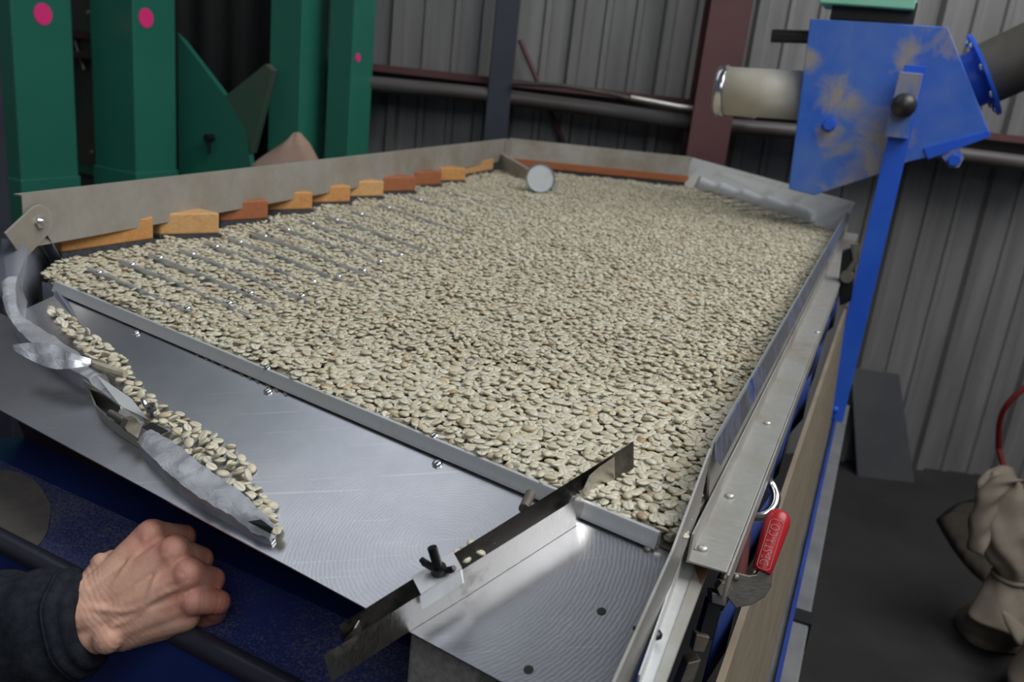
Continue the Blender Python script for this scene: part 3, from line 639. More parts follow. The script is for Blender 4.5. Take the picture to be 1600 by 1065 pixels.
# dark bent deflector sheet round the corner of the bed
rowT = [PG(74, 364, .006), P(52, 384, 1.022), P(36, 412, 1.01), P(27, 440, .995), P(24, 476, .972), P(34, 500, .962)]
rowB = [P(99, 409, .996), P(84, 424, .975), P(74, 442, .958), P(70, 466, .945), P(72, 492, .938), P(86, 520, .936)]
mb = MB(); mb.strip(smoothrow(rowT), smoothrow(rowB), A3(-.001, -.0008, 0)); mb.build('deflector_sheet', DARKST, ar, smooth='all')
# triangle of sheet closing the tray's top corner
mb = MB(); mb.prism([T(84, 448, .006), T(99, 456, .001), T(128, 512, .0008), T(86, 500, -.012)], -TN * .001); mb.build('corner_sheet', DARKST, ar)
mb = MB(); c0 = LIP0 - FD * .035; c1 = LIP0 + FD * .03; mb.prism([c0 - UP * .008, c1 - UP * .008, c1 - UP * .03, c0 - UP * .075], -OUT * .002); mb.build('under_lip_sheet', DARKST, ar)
def taped_bar(name, edgeL, edgeR, hL, hR, parent, m, seed, wob=.0016, k=6, bottom=0.0):
    """wrapped bar: two top edges given as pixels with heights above the tray, sides dropping to the tray"""
    Ls = smoothrow([T(x, y, h) for (x, y), h in zip(edgeL, hL)], k); Rs = smoothrow([T(x, y, h) for (x, y), h in zip(edgeR, hR)], k)
    n = len(Ls); rows = []
    for i in range(n):
        a, b = Ls[i], Rs[i]
        fa, fb = (a - TA) @ TN, (b - TA) @ TN
        ring = [a - TN * (fa - bottom) - OUT * -.0, a - TN * (fa * .45), a, a * .75 + b * .25 + TN * .0012, a * .5 + b * .5 + TN * .0015, a * .25 + b * .75 + TN * .001, b, b - TN * fb * .5, b - TN * (fb - bottom)]
        r2 = []
        for j, p in enumerate(ring):
            nv = noise.noise_vector(Vector([float(c) for c in p * 85]) + Vector((seed, 0, 0))) * wob
            nv2 = noise.noise_vector(Vector([float(c) for c in p * 260]) + Vector((0, seed, 0))) * wob * .45
            r2.append(p + (A3(*nv) + A3(*nv2)) * (0 if j in (0, 8) else 1))
        rows.append(r2)
    w_ = 9; vs = [p for r in rows for p in r]
    fs = [(i * w_ + j, i * w_ + j + 1, (i + 1) * w_ + j + 1, (i + 1) * w_ + j) for i in range(n - 1) for j in range(w_ - 1)]
    fs += [(i * w_ + w_ - 1, i * w_, (i + 1) * w_, (i + 1) * w_ + w_ - 1) for i in range(n - 1)]
    fs += [tuple(range(w_))[::-1], tuple(range((n - 1) * w_, n * w_))]
    mb = MB(); mb.add(vs, fs); return mb.build(name, m, parent, smooth=True)
taped_bar('taped_bend', [(2, 440), (6, 475), (20, 505), (62, 545), (112, 578), (140, 592)], [(26, 432), (26, 478), (42, 498), (92, 530), (140, 565), (165, 582)],
          [.034, .026, .022, .020, .018, .016], [.032, .024, .018, .016, .015, .014], ar, TAPE, 3, k=7)
mb = MB(); fa = smoothrow([T(20, 538, .034), T(48, 535, .036), T(80, 537, .036), T(115, 552, .034), T(142, 560, .026)], 5); fb = smoothrow([T(24, 549, .032), T(55, 566, .030), T(85, 576, .029), T(108, 575, .029), T(137, 572, .024)], 5)
mid = [a * .5 + b * .5 + TN * (.002 * math.sin(i * .9) + .0022 * noise.noise(Vector((i * .7, 3.1, 0)))) + OUT * .0012 * math.cos(i * 1.7) for i, (a, b) in enumerate(zip(fa, fb))]
mb.strip(fa, mid, -TN * .0007); mb.strip(mid, fb, -TN * .0007); mb.build('loose_tape_flap', TAPE, ar, smooth=True)
mb = MB(); mb.tube([T(140, 566, .018), T(165, 576, .018), T(196, 585, .015)], [.0035, .0045, .0035], 8)
CLOTH = blotchy('rolled_beige_rag', (.40, .36, .27), (.3, .26, .19), 80, .9, bmp=.4); mb.build('rolled_strip', CLOTH, ar, smooth=True)
# metal plates and bolts in the middle of the arm
mb = MB(); vplate(mb, [(131, 592), (160, 612), (190, 634)], .020); mb.build('outer_plate', GATE, ar)
mb = MB(); vplate(mb, [(140, 606), (150, 632), (175, 655), (215, 680)], .014); mb.build('lower_plate', GATE, ar)
mb = MB(); mb.prism([T(150, 585, .020), T(205, 622, .017), T(232, 655, .016), T(188, 634, .018)], -TN * .0014); mb.build('top_plate', GALV, ar)
mb = MB(); mb.prism([T(190, 634, .019), T(224, 660, .018), T(215, 684, .017), T(178, 658, .017)], -TN * .0015); mb.prism([T(178, 658, .0155), T(215, 684, .0155), T(215, 684, 0), T(178, 658, 0)], OUT * -.0014); mb.build('joint_plate', GATE, ar)
b0 = T(172, 645, .022); b1 = T(204, 663, .021)
mb = MB(); mb.tube([b0, b1], .0034, 10); mb.tube([b1 - (b1 - b0) * .15, b1 + (b1 - b0) * .08], .0066, 6); mb.build('joint_bolt', CLAMPM, ar, smooth=True)
wq = T(236, 641, .02); mb = MB(); mb.tube([wq - TN * .006, wq + TN * .006], .0036, 8)
o = mb.build('wing_nut', CHROME, ar, smooth=True)
for sg in (-1, 1):
    mb = MB(); mb.tube([wq, wq + FD * .006 * sg + TN * .004, wq + FD * .008 * sg + TN * .010], [.003, .0026, .0018], 8); mb.build('wing', CHROME, o, smooth=True)
mb = MB(); mb.prism([T(222, 666, .017), T(238, 660, .017), T(262, 672, .012), T(244, 680, .013)], -TN * .0012); mb.build('black_tab', BLACKST, ar)
taped_bar('taped_blade', [(214, 690), (252, 728), (290, 762), (345, 795), (388, 825), (423, 846)], [(236, 668), (272, 692), (312, 722), (362, 760), (402, 790), (428, 818)],
          [.016, .016, .015, .012, .009, .004], [.018, .017, .016, .014, .012, .010], ar, TAPE, 9, k=7)
mb = MB(); mb.prism([T(255, 738, .004), T(295, 770, .003), T(424, 849, .002), T(430, 842, .002), T(300, 760, .003)], -TN * .0014); mb.build('base_blade', GATE, ar)
mb = MB(); mb.prism([T(388, 815, .0138), T(408, 812, .0142), T(427, 826, .012), T(422, 833, .009)], TN * .0006); mb.build('tape_opening', HOLE, ar)

# ================================================================== BLUE DISCHARGE HOPPER with rim
hz = .842
R0, R1 = P(-60, 812, hz), P(470, 1087, hz); RD = unit(R1 - R0); RO = A3(RD[1], -RD[0], 0); RO = RO if RO[1] < 0 else -RO
R0 = R0 - RD * .15; R1 = R1 + RD * .13
hp = thing('discharge_hopper', (R0 + R1) / 2 * A3(1, 1, 0), 'dark blue dusty steel hopper with a tubular rim below the discharge tray', 'hopper')
mb = MB(); mb.tube([R0, R1], .0095, 16); mb.build('rim', RIMM, hp, smooth=True)
inn = -RO
mb = MB(); mb.prism([R0 - UP * .006 + inn * .004, R1 - UP * .006 + inn * .004, R1 + inn * .085 + UP * .004, R0 + inn * .085 + UP * .004], -UP * .003); mb.build('sloping_ledge', NAVYD, hp)
mb = MB(); mb.prism([R0 + inn * .085 + UP * .004, R1 + inn * .085 + UP * .004, R1 + inn * .20 - UP * .03, R0 + inn * .20 - UP * .03], -UP * .003); mb.build('floor_panel', NAVY, hp)
mb = MB(); mb.prism([R0 + inn * .16 - UP * .02, R1 + inn * .16 - UP * .02, R1 + inn * .13 + UP * .10, R0 + inn * .13 + UP * .085], inn * .003); mb.build('shadow_back_panel', blotchy('shadow_brown_panel', (.035, .02, .018), (.05, .03, .025), 8, .6), hp)  # added panel; its dark brown paints the shadow band under the tray
mb = MB(); mb.prism([R0 - UP * .008, R1 - UP * .008, R1 * A3(1, 1, 0) + RO * -.05 + UP * .02, R0 * A3(1, 1, 0) + RO * -.05 + UP * .02], inn * .003); mb.build('front_panel', NAVY, hp)
LED_N = unit(np.cross(RD, inn * .081 + UP * .010)); LED_N = LED_N if LED_N[2] > 0 else -LED_N
LED0 = R0 - UP * .006 + inn * .004
pl = lambda x, y: PL(x, y, LED0 + LED_N * .0006, LED_N)
cpt = pl(22, 798); rad = [pl(80, 790), pl(72, 835), pl(46, 858), pl(10, 838), pl(-40, 805), pl(-40, 745), pl(10, 735), pl(55, 752)]
rs = smoothrow(rad + [rad[0]], 5)[:-1]
mb = MB(); mb.prism(rs, LED_N * .0005); mb.build('dust_patch', DUSTM, hp, label='round patch of tan dust')

# ================================================================== TOGGLE CLAMP
tc = thing('toggle_clamp', PD(1140, 930, .68), 'toggle clamp with a red grip bolted below the side flange', 'clamp')
DC = .70
h0, h1 = PD(1190, 893, DC), PD(1218, 803, DC + .02)
hd = unit(h1 - h0); LN = np.linalg.norm(h1 - h0)
cn = unit(OC - (h0 + h1) / 2); cn = unit(cn - hd * (cn @ hd)); sd = np.cross(hd, cn)
mb = MB(); vs = []; K = 18; prof = [(0, .0068), (.03, .0078), (.3, .0088), (.6, .0098), (.85, .0105), (.95, .0098), (1.02, .0078), (1.06, .0045), (1.075, .001)]
for t_, r in prof:
    for k in range(K):
        a = 2 * math.pi * k / K
        ca, sa = math.cos(a), math.sin(a); vs.append(h0 + hd * LN * t_ + sd * ca * r + cn * sa * r * .78)
fs = [(j * K + i, j * K + (i + 1) % K, (j + 1) * K + (i + 1) % K, (j + 1) * K + i) for j in range(len(prof) - 1) for i in range(K)] + [tuple(range(K))[::-1], tuple(range((len(prof) - 1) * K, len(prof) * K))]
mb.add(vs, fs); grip = mb.build('grip', REDP, tc, smooth=True, label='red vinyl grip with embossed lettering')
fc = bpy.data.curves.new('lettering', 'FONT'); fc.body = 'DE-STA-CO'; fc.size = .0125; fc.align_x = 'CENTER'; fc.align_y = 'CENTER'; fc.extrude = .0004; fc.space_character = 1.0
fo = bpy.data.objects.new('lettering_tmp', fc); COL.objects.link(fo)
bpy.context.view_layer.update(); dg = bpy.context.evaluated_depsgraph_get()
me = bpy.data.meshes.new_from_object(fo.evaluated_get(dg)); bpy.data.objects.remove(fo)
wd = max(v_.co.x for v_ in me.vertices) - min(v_.co.x for v_ in me.vertices)
sx = LN * .68 / wd; cpos = h0 + hd * LN * .42
g = MB(); vs = []
for v_ in me.vertices:
    x_, y_ = v_.co.x * sx, v_.co.y * .82
    tt = .42 + x_ / LN; r = np.interp(tt, [p[0] for p in prof], [p[1] for p in prof])
    zz = r * .78 * math.sqrt(max(0, 1 - (y_ / r) ** 2)) + v_.co.z * .9
    vs.append(h0 + hd * LN * tt + np.cross(cn, hd) * y_ + cn * zz)
g.add(vs, [tuple(p.vertices) for p in me.polygons]); g.build('lettering', REDT, grip)
rr_ = []
for a, b in ((.06, -1), (.02, -.6), (.02, .6), (.06, 1), (.80, 1), (.84, .6), (.84, -.6), (.80, -1), (.06, -1)):
    r = np.interp(a, [p[0] for p in prof], [p[1] for p in prof]); y_ = b * .0052
    rr_.append(h0 + hd * LN * a + np.cross(cn, hd) * y_ + cn * (r * .78 * math.sqrt(1 - (y_ / r) ** 2) + .0001))
g = MB(); g.tube(rr_, .0004, 6); g.build('lettering_frame', REDT, grip)
pp = lambda x, y, o=0.0: PD(x, y, DC + o)
mb = MB(); mb.prism([pp(1188, 889), pp(1208, 893), pp(1206, 915), pp(1196, 932), pp(1175, 945), pp(1150, 950), pp(1138, 935), pp(1124, 918), pp(1126, 902), pp(1138, 893), pp(1158, 896), pp(1170, 899), pp(1182, 897)], FW * .005); mb.build('lever_plate', CLAMPM, tc, bevel=.0008)
mb = MB(); mb.prism([pp(1122, 905, .006), pp(1136, 880, .006), pp(1148, 870, .006), pp(1160, 888, .006), pp(1162, 905, .006), pp(1140, 915, .006)], FW * .006); mb.build('link_plate', CLAMPM, tc, bevel=.0008)
mb = MB(); mb.tube([pp(1153, 895, .008), pp(1160, 860, .010), pp(1164, 828, .012)], [.0072, .0055, .0048], 10); mb.ball(pp(1164, 828, .012), .0052, 10, 6)
RUBR = blotchy('dull_red_rubber', (.16, .035, .03), (.11, .03, .025), 40, .6); mb.build('rubber_tip', RUBR, tc, smooth=True)
for px in ((1133, 903), (1150, 902), (1141, 877)): screw(tc, pp(*px, -.0005), -FW, .003, CLAMPM, 'rivet')
mb = MB(); mb.prism([pp(1112, 925, -.004), pp(1138, 930, -.004), pp(1134, 948, -.004), pp(1112, 942, -.004)], FW * .016); mb.build('hinge_block', CLAMPM, tc, bevel=.001)
mb = MB(); c = pp(1133, 921, -.010); mb.tube([c, c + FW * .012], .0065, 6); mb.build('hinge_nut', RUST, tc, bevel=.0006)
mb = MB(); mb.prism([pp(1108, 938, .004), pp(1130, 942, .004), pp(1114, 1000, .004), pp(1090, 1000, .004)], FW * .014); mb.build('base_bar', BLACKST, tc, bevel=.001)
mb = MB(); mb.prism([pp(1088, 990, -.002), pp(1110, 995, -.002), pp(1100, 1020, -.002), pp(1082, 1018, -.002)], FW * .014); mb.build('foot_block', CLAMPM, tc, bevel=.001)
mb = MB(); mb.prism([pp(1075, 1035, .0), pp(1096, 1030, .0), pp(1072, 1100, .0), pp(1050, 1100, .0)], FW * .02); mb.build('mounting_plate', CLAMPM, tc, bevel=.001)

lt = thing('side_latch', guard(1.62, .93, .05), 'blackened latch on the outer side of the guard beside the blue post', 'latch')
lq = lambda x, y: PL(x, y, guard(1.62, .95, .05), VD)
mb = MB(); mb.prism([lq(1316, 392), lq(1330, 388), lq(1336, 420), lq(1330, 470), lq(1312, 478), lq(1310, 440)], VD * .02); mb.build('body', BLACKST, lt, bevel=.002)
mb = MB(); mb.tube([lq(1322, 430) - VD * .01, lq(1338, 405) - VD * .01, lq(1336, 380) - VD * .01], [.006, .006, .008], 10); mb.build('lever', CLAMPM, lt, smooth=True)
mb = MB(); mb.tube([lq(1324, 430) - VD * .016, lq(1324, 430) + VD * .004], .012, 10); mb.build('pivot', CLAMPM, lt, smooth=True)

# ================================================================== BLUE FEED HEAD
fp0 = A3(.8, 1.95, 1.0)
fq = lambda x, y, o=0.0: PL(x, y, fp0 + VD * o, VD)
fh = thing('feed_head', A3(.80, 1.95, 0), 'blue dusty sheet metal feed head on a flat blue post with pipe stubs', 'machine')
box = [fq(1266, 29), fq(1481, 42), fq(1546, 206), fq(1480, 238), fq(1412, 255), fq(1380, 270), fq(1272, 305), fq(1232, 295)]
mb = MB(); mb.prism(box, VD * .16); mb.build('housing', BLUEH, fh, bevel=.002)
mb = MB(); mb.prism([fq(1443, 231, -.004), fq(1546, 204, -.004), fq(1548, 214, -.004), fq(1450, 249, -.004)], VD * .02); mb.build('bottom_flange', BLUEP, fh, bevel=.001)
mb = MB(); mb.prism([fq(1471, 245, -.006), fq(1500, 232, -.006), fq(1506, 248, -.006), fq(1498, 262, -.006), fq(1484, 262, -.006)], VD * .015); mb.build('lug', BLUE, fh, bevel=.001)
mb = MB(); disc(mb, fq(1491, 250, -.006), -VD, .013, .012, 6); mb.build('lug_bolt', BLUEP, fh, bevel=.001)
mb = MB(); disc(mb, fq(1295, 195), -VD, .0155, .003, 20); mb.tube([fq(1295, 195, -.003), fq(1295, 195, -.014)], .0125, 6); mb.build('housing_bolt', BLUEP, fh, bevel=.001)
PO = -.035
pt, pbm = fq(1424, 105, PO), fq(1300, 712, PO)
xx = lambda y: np.interp(y, [105, 200, 712], [1424, 1409, 1289])
pc = fq(1407, 205, PO)[:2]
zt_, zb_ = fq(1424, 102, PO)[2], fq(1293, 712, PO)[2]
pw = np.linalg.norm(fq(1425, 205, PO) - fq(1390, 205, PO)) / 2
mb = MB(); mb.box(A3(pc[0], pc[1], (zt_ + zb_) / 2), UD * pw, VD * .006, UP * (zt_ - zb_) / 2); mb.build('post', BLUEP, fh, bevel=.001)
mb = MB(); mb.box(A3(pc[0], pc[1], zb_ / 2), UD * pw * .9, VD * .012, UP * zb_ / 2); mb.build('post_foot', BEAM, fh)
for zz in (zb_ + .06, zb_ + .12): screw(fh, A3(pc[0], pc[1], zz) - VD * .006, -VD, .008, BLUEP, 'bolt')
mb = MB(); c0 = fq(1412, 165, PO - .006); mb.box(c0 - VD * .012, UD * (pw * 1.06), VD * .012, UP * .066); mb.build('clamp_sleeve', BLUE, fh, bevel=.0015)
mb = MB(); c1_ = fq(1412, 165, PO - .045); mb.tube([c0 - VD * .02, c1_], .010, 12); mb.ball(c1_, .0255, 20, 12); mb.build('knob', mat('black_knob', (.025, .022, .02), .4), fh, smooth='all', label='black ball knob')
# beige pipe stub with a clamp ring to the left, thinner pipe behind
pa, pe = fq(1262, 150, .085), fq(1121, 141, .085)
rp = np.linalg.norm(fq(1200, 108, .085) - fq(1200, 184, .085)) / 2
mb = MB(); mb.tube([pa, pe], rp, 28, cap=False); o = mb.build('pipe_stub', PVC, fh, smooth=True); so = o.modifiers.new('solid', 'SOLIDIFY'); so.thickness = .005
mb = MB(); dp = unit(pa - pe); mb.tube([pe + dp * .002, pe + dp * .006, pe + dp * .02, pe + dp * .024], [rp * 1.03, rp * 1.07, rp * 1.07, rp * 1.03], 28, cap=False); o = mb.build('clamp_ring', CHROME, fh, smooth=True); so = o.modifiers.new('solid', 'SOLIDIFY'); so.thickness = .003
mb = MB(); mb.tube([pe + dp * .012 - UP * (rp + .002) - VD * .02, pe + dp * .012 - UP * (rp + .002) + VD * .02], .005, 8); mb.build('ring_bolt', CHROME, fh, smooth=True)
mb = MB(); mb.tube([fq(1270, 58, .12), fq(1206, 56, .12)], .015, 16); mb.build('thin_pipe', BLACKST, fh, smooth=True)
# flange and hose to the right
fl0, fl1 = fq(1535, 118, .08), fq(1604, 88, .08); fdv = unit(fl1 - fl0 - VD * .0)
mb = MB(); mb.tube([fl0 - fdv * .035, fl0], .060, 28); mb.build('outlet_neck', BLUEP, fh, smooth=True)
mb = MB(); mb.tube([fl0, fl0 + fdv * .007], .092, 32); o = mb.build('outlet_flange', BLUEP, fh, smooth=True)
sa_ = unit(np.cross(fdv, UP)); sb_ = np.cross(sa_, fdv)
for k in range(8):
    a = 2 * math.pi * k / 8 + .2; screw(o, fl0 - fdv * .001 + (sa_ * math.cos(a) + sb_ * math.sin(a)) * .078, -fdv, .0085, CHROME, 'bolt')
mb = MB(); path = [fl0 + fdv * (.006 + .05 * k) + UP * (.0006 * k * k) for k in range(14)]; mb.tube(path, .066, 28); mb.build('hose', BLACKR, fh, smooth=True)
# mint box above
t = thing('mint_duct', fq(1365, 0, .1) * A3(1, 1, 1) + UP * .03, 'pale mint green duct box above the blue feed head', 'duct')
mb = MB(); c = fq(1364, -28, .06); mb.box(c, UD * .095, VD * .07, UP * .056); mb.build('body', MINT, t, bevel=.002)
mb = MB(); mb.box(fq(1365, 21, .07), UD * .085, VD * .05, UP * .022); mb.build('underside_collar', BLACKST, t)
mb = MB(); mb.box(c + UP * 1.2, UD * .06, VD * .05, UP * 1.14); mb.build('drop_pipe', MINT, t)

# ================================================================== SACKS, HOSE on the right
def cloth_blob(name, rings, m, parent, seed, wob=.02, freq=7, n=36):
    """lofted sack: rings of (centre, radius a, radius b, yaw)"""
    vs, fs = [], []; R = len(rings)
    for j, (c, ra_, rb_, yaw) in enumerate(rings):
        for k in range(n):
            a = 2 * math.pi * k / n; p = np.asarray(c, float) + A3(math.cos(a) * ra_ * math.cos(yaw) - math.sin(a) * rb_ * math.sin(yaw), math.cos(a) * ra_ * math.sin(yaw) + math.sin(a) * rb_ * math.cos(yaw), 0)
            nv = noise.noise_vector(Vector([float(q) for q in p * freq]) + Vector((seed, seed, 0))); fold = math.sin(k * 5 / n * 2 * math.pi + j * .35 + seed) * .25
            p = p + (A3(*nv) + (p - np.asarray(c)) / (max(ra_, .01)) * fold) * wob * (0 if j == 0 else 1)
            if p[2] < 0.003: p[2] = 0.003
            vs.append(p)
    fs = [(j * n + k, j * n + (k + 1) % n, (j + 1) * n + (k + 1) % n, (j + 1) * n + k) for j in range(R - 1) for k in range(n)]
    fs += [tuple(range(n))[::-1], tuple(range((R - 1) * n, R * n))]
    mb = MB(); mb.add(vs, fs); o = mb.build(name, m, parent, smooth='all'); s = o.modifiers.new('sub', 'SUBSURF'); s.levels = 1; s.render_levels = 1; return o
def lerp_rings(keys, k=6):
    out = []
    for i in range(len(keys) - 1):
        (c0, a0, b0, y0), (c1, a1, b1, y1) = keys[i], keys[i + 1]
        for j in range(k):
            t_ = j / k; t_ = t_ * t_ * (3 - 2 * t_) * .5 + t_ * .5
            out.append((np.asarray(c0) * (1 - t_) + np.asarray(c1) * t_, a0 + (a1 - a0) * t_, b0 + (b1 - b0) * t_, y0 + (y1 - y0) * t_))
    return out + [keys[-1]]
DSK = 2.18; sk = lambda x, y: PD(x, y, DSK); km = DSK / F
sb0 = P(1556, 1012, 0)
t = thing('jute_sack', sb0, 'tied jute sack standing on the dark floor with its slack top folded over', 'sack')
cb = sb0 + A3(.02, .05, 0)
cloth_blob('sack_body', lerp_rings([(cb, 58 * km, 50 * km, .2), (cb + UP * .03, 62 * km, 54 * km, .2), (sk(1562, 965), 50 * km, 44 * km, .3), (sk(1572, 925), 33 * km, 30 * km, .4), (sk(1580, 900), 24 * km, 22 * km, .4)]), JUTE, t, 2.0, .012, 12)
top_ = sk(1580, 900)
cloth_blob('sack_top', lerp_rings([(top_, 23 * km, 21 * km, .4), (sk(1578, 872), 40 * km, 30 * km, .5), (sk(1574, 830), 48 * km, 34 * km, .6), (sk(1568, 785), 50 * km, 34 * km, .6), (sk(1565, 752), 44 * km, 28 * km, .6), (sk(1568, 735), 26 * km, 16 * km, .6), (sk(1570, 729), 8 * km, 5 * km, .6)]), JUTE, t, 5.0, .022, 13)
ctr = [sk(1570, 742), sk(1548, 752), sk(1532, 775), sk(1522, 805), sk(1516, 835), sk(1512, 858)]; wd_ = [16, 20, 22, 22, 20, 14]
cs = smoothrow(ctr, 5); ws = np.interp(np.linspace(0, 5, len(cs)), range(6), wd_); rows_ = []
for t_ in np.linspace(-1, 1, 9):
    rows_.append([c_ + (IX * .8 + IY * .35) * ws[i] * km * t_ - FW * (.035 + .03 * (1 - t_ * t_) + .006 * math.sin(i * .9 + t_ * 4)) for i, c_ in enumerate(cs)])
mb = MB(); vs = [p for r in rows_ for p in r]; n_ = len(cs)
mb.add(vs, [(i * n_ + j, i * n_ + j + 1, (i + 1) * n_ + j + 1, (i + 1) * n_ + j) for i in range(8) for j in range(n_ - 1)])
o = mb.build('folded_flap', JUTE, t, smooth='all'); so = o.modifiers.new('solid', 'SOLIDIFY'); so.thickness = .004
mb = MB(); k = 20; mb.tube([top_ + A3(math.cos(2 * math.pi * i / k) * .042, math.sin(2 * math.pi * i / k) * .040, .0) for i in range(k + 1)], .006, 8); mb.build('tie', JUTE, t, smooth=True)
q2 = P(1705, 1130, 0); t = thing('jute_sack', q2, 'plump jute sack lying on the floor in front of the tied sack', 'sack')
cloth_blob('sack_body', lerp_rings([(q2, .20, .17, .8), (q2 + A3(0, 0, .06), .22, .19, .8), (q2 + A3(0, 0, .16), .18, .15, .8), (q2 + A3(0, 0, .2), .06, .05, .8)]), JUTE, t, 8.0, .02, 9)
cloth_blob('sack_ear', lerp_rings([(q2 + A3(-.12, .1, .12), .04, .03, .5), (q2 + A3(-.16, .13, .16), .02, .015, .5), (q2 + A3(-.18, .14, .18), .006, .005, .5)], 3), JUTE, t, 3.0, .004, 9, 12)
q3 = P(1490, 850, 0); t = thing('floor_mat', q3, 'flat brown empty sack spread on the floor behind the tied sack', 'sack')
mb = MB(); rr2 = smoothrow([P(x, y, .0) for x, y in [(1462, 812), (1500, 785), (1560, 778), (1610, 790), (1640, 860), (1580, 925), (1530, 905), (1490, 860), (1462, 812)]], 4)[:-1]; cz = sum(rr2) / len(rr2)
n_ = len(rr2); vs = [p + UP * .002 for p in rr2] + [cz + (p - cz) * .8 + UP * (.02 + .008 * math.sin(i * 2.2)) for i, p in enumerate(rr2)] + [cz + (p - cz) * .4 + UP * (.024 + .008 * math.sin(i * 1.4)) for i, p in enumerate(rr2)]
mb.add(vs, [(j * n_ + i, j * n_ + (i + 1) % n_, (j + 1) * n_ + (i + 1) % n_, (j + 1) * n_ + i) for j in range(2) for i in range(n_)] + [tuple(range(n_))[::-1], tuple(range(2 * n_, 3 * n_))])
mb.build('sacking', blotchy('brown_sacking', (.026, .020, .014), (.04, .03, .021), 20, .95, bmp=.4), t, smooth='all')
# sack tip behind the left guard
q4 = PD(450, 260, 2.5); q4b = A3(q4[0], q4[1], 0); t = thing('jute_sack', q4b, 'pointed jute sack top poking up behind the left guard', 'sack')
tz = PD(465, 208, 2.5)[2]
cloth_blob('sack_body', lerp_rings([(q4b, .16, .10, 0), (q4b + UP * .3, .19, .11, 0), (q4b + UP * (tz - .22), .15, .10, 0), (q4b + UP * (tz - .10), .10, .06, 0), (q4b + UP * (tz - .03) + A3(.02, 0, 0), .04, .03, 0), (q4b + UP * tz + A3(.025, 0, 0), .008, .008, 0)]), blotchy('pale_jute', (.30, .20, .15), (.36, .25, .19), 12, .95), t, 4.0, .01, 8)
hs = [PY(1560, 700, 2.9), PY(1562, 660, 2.88), PY(1575, 630, 2.86), PY(1610, 600, 2.85), PY(1660, 580, 2.85)]
mb = MB(); mb.tube(smoothrow(hs, 5), .010, 10); mb.tube(smoothrow([PY(1560, 700, 2.9), PY(1575, 745, 2.85), PY(1600, 760, 2.8), A3(*PY(1640, 770, 2.8))], 4), .010, 10)
setp(mb.build('air_hose', HOSE, smooth=True), 'dark red air hose looped against the corrugated wall', 'hose')

# ================================================================== PERSON'S HAND
DH = .647
def cap_mesh(mb, p0, p1, r0, r1, n=14):
    r0, r1 = r0 * .98, r1 * .98
    p0, p1 = np.asarray(p0, float), np.asarray(p1, float); L_ = np.linalg.norm(p1 - p0); d = (p1 - p0) / L_
    path, rad = [], []
    for t_ in (-.98, -.8, -.45): path.append(p0 + d * r0 * t_); rad.append(r0 * math.sqrt(1 - t_ * t_))
    for t_ in (0, .33, .66, 1): path.append(p0 + (p1 - p0) * t_); rad.append(r0 + (r1 - r0) * t_)
    for t_ in (.45, .8, .98): path.append(p1 + d * r1 * t_); rad.append(r1 * math.sqrt(1 - t_ * t_))
    mb.tube(path, rad, n)
ppx = lambda x, y, d: PD(x, y, DH + d)
wrist = {'r': ppx(150, 928, .012), 'm': ppx(150, 958, .004), 'u': ppx(156, 988, .006)}
fore = {'r': ppx(40, 955, .012), 'm': ppx(40, 975, .004), 'u': ppx(45, 1000, .006)}
mcp = {'i': ppx(235, 836, .030), 'd': ppx(272, 862, .014), 'g': ppx(294, 897, .006), 'p': ppx(302, 938, .006)}
pip = {'i': ppx(288, 838, .058), 'd': ppx(314, 873, .038), 'g': ppx(333, 905, .026), 'p': ppx(342, 940, .016)}
dip = {'i': ppx(289, 862, .072), 'd': ppx(312, 897, .056), 'g': ppx(325, 928, .044), 'p': ppx(337, 960, .034)}
tip = {'i': ppx(268, 884, .070), 'd': ppx(288, 915, .058), 'g': ppx(303, 944, .050), 'p': ppx(316, 968, .040)}
rad = {'i': (.0122, .0100, .0085, .0075), 'd': (.0125, .0100, .0086, .0076), 'g': (.0120, .0096, .0082, .0072), 'p': (.0112, .0092, .0078, .0068)}
def remesh_obj(name, mb, vox, parent, m, it=6, fac=.5):
    me = bpy.data.meshes.new(name); me.from_pydata([tuple(p) for p in mb.v], [], mb.f)
    o = bpy.data.objects.new(name, me); COL.objects.link(o)
    r = o.modifiers.new('remesh', 'REMESH'); r.mode = 'VOXEL'; r.voxel_size = vox; r.use_smooth_shade = True
    s = o.modifiers.new('smooth', 'SMOOTH'); s.iterations = it; s.factor = fac
    bpy.context.view_layer.update(); dg = bpy.context.evaluated_depsgraph_get()
    me2 = bpy.data.meshes.new_from_object(o.evaluated_get(dg)); bpy.data.objects.remove(o); bpy.data.meshes.remove(me)
    return me2
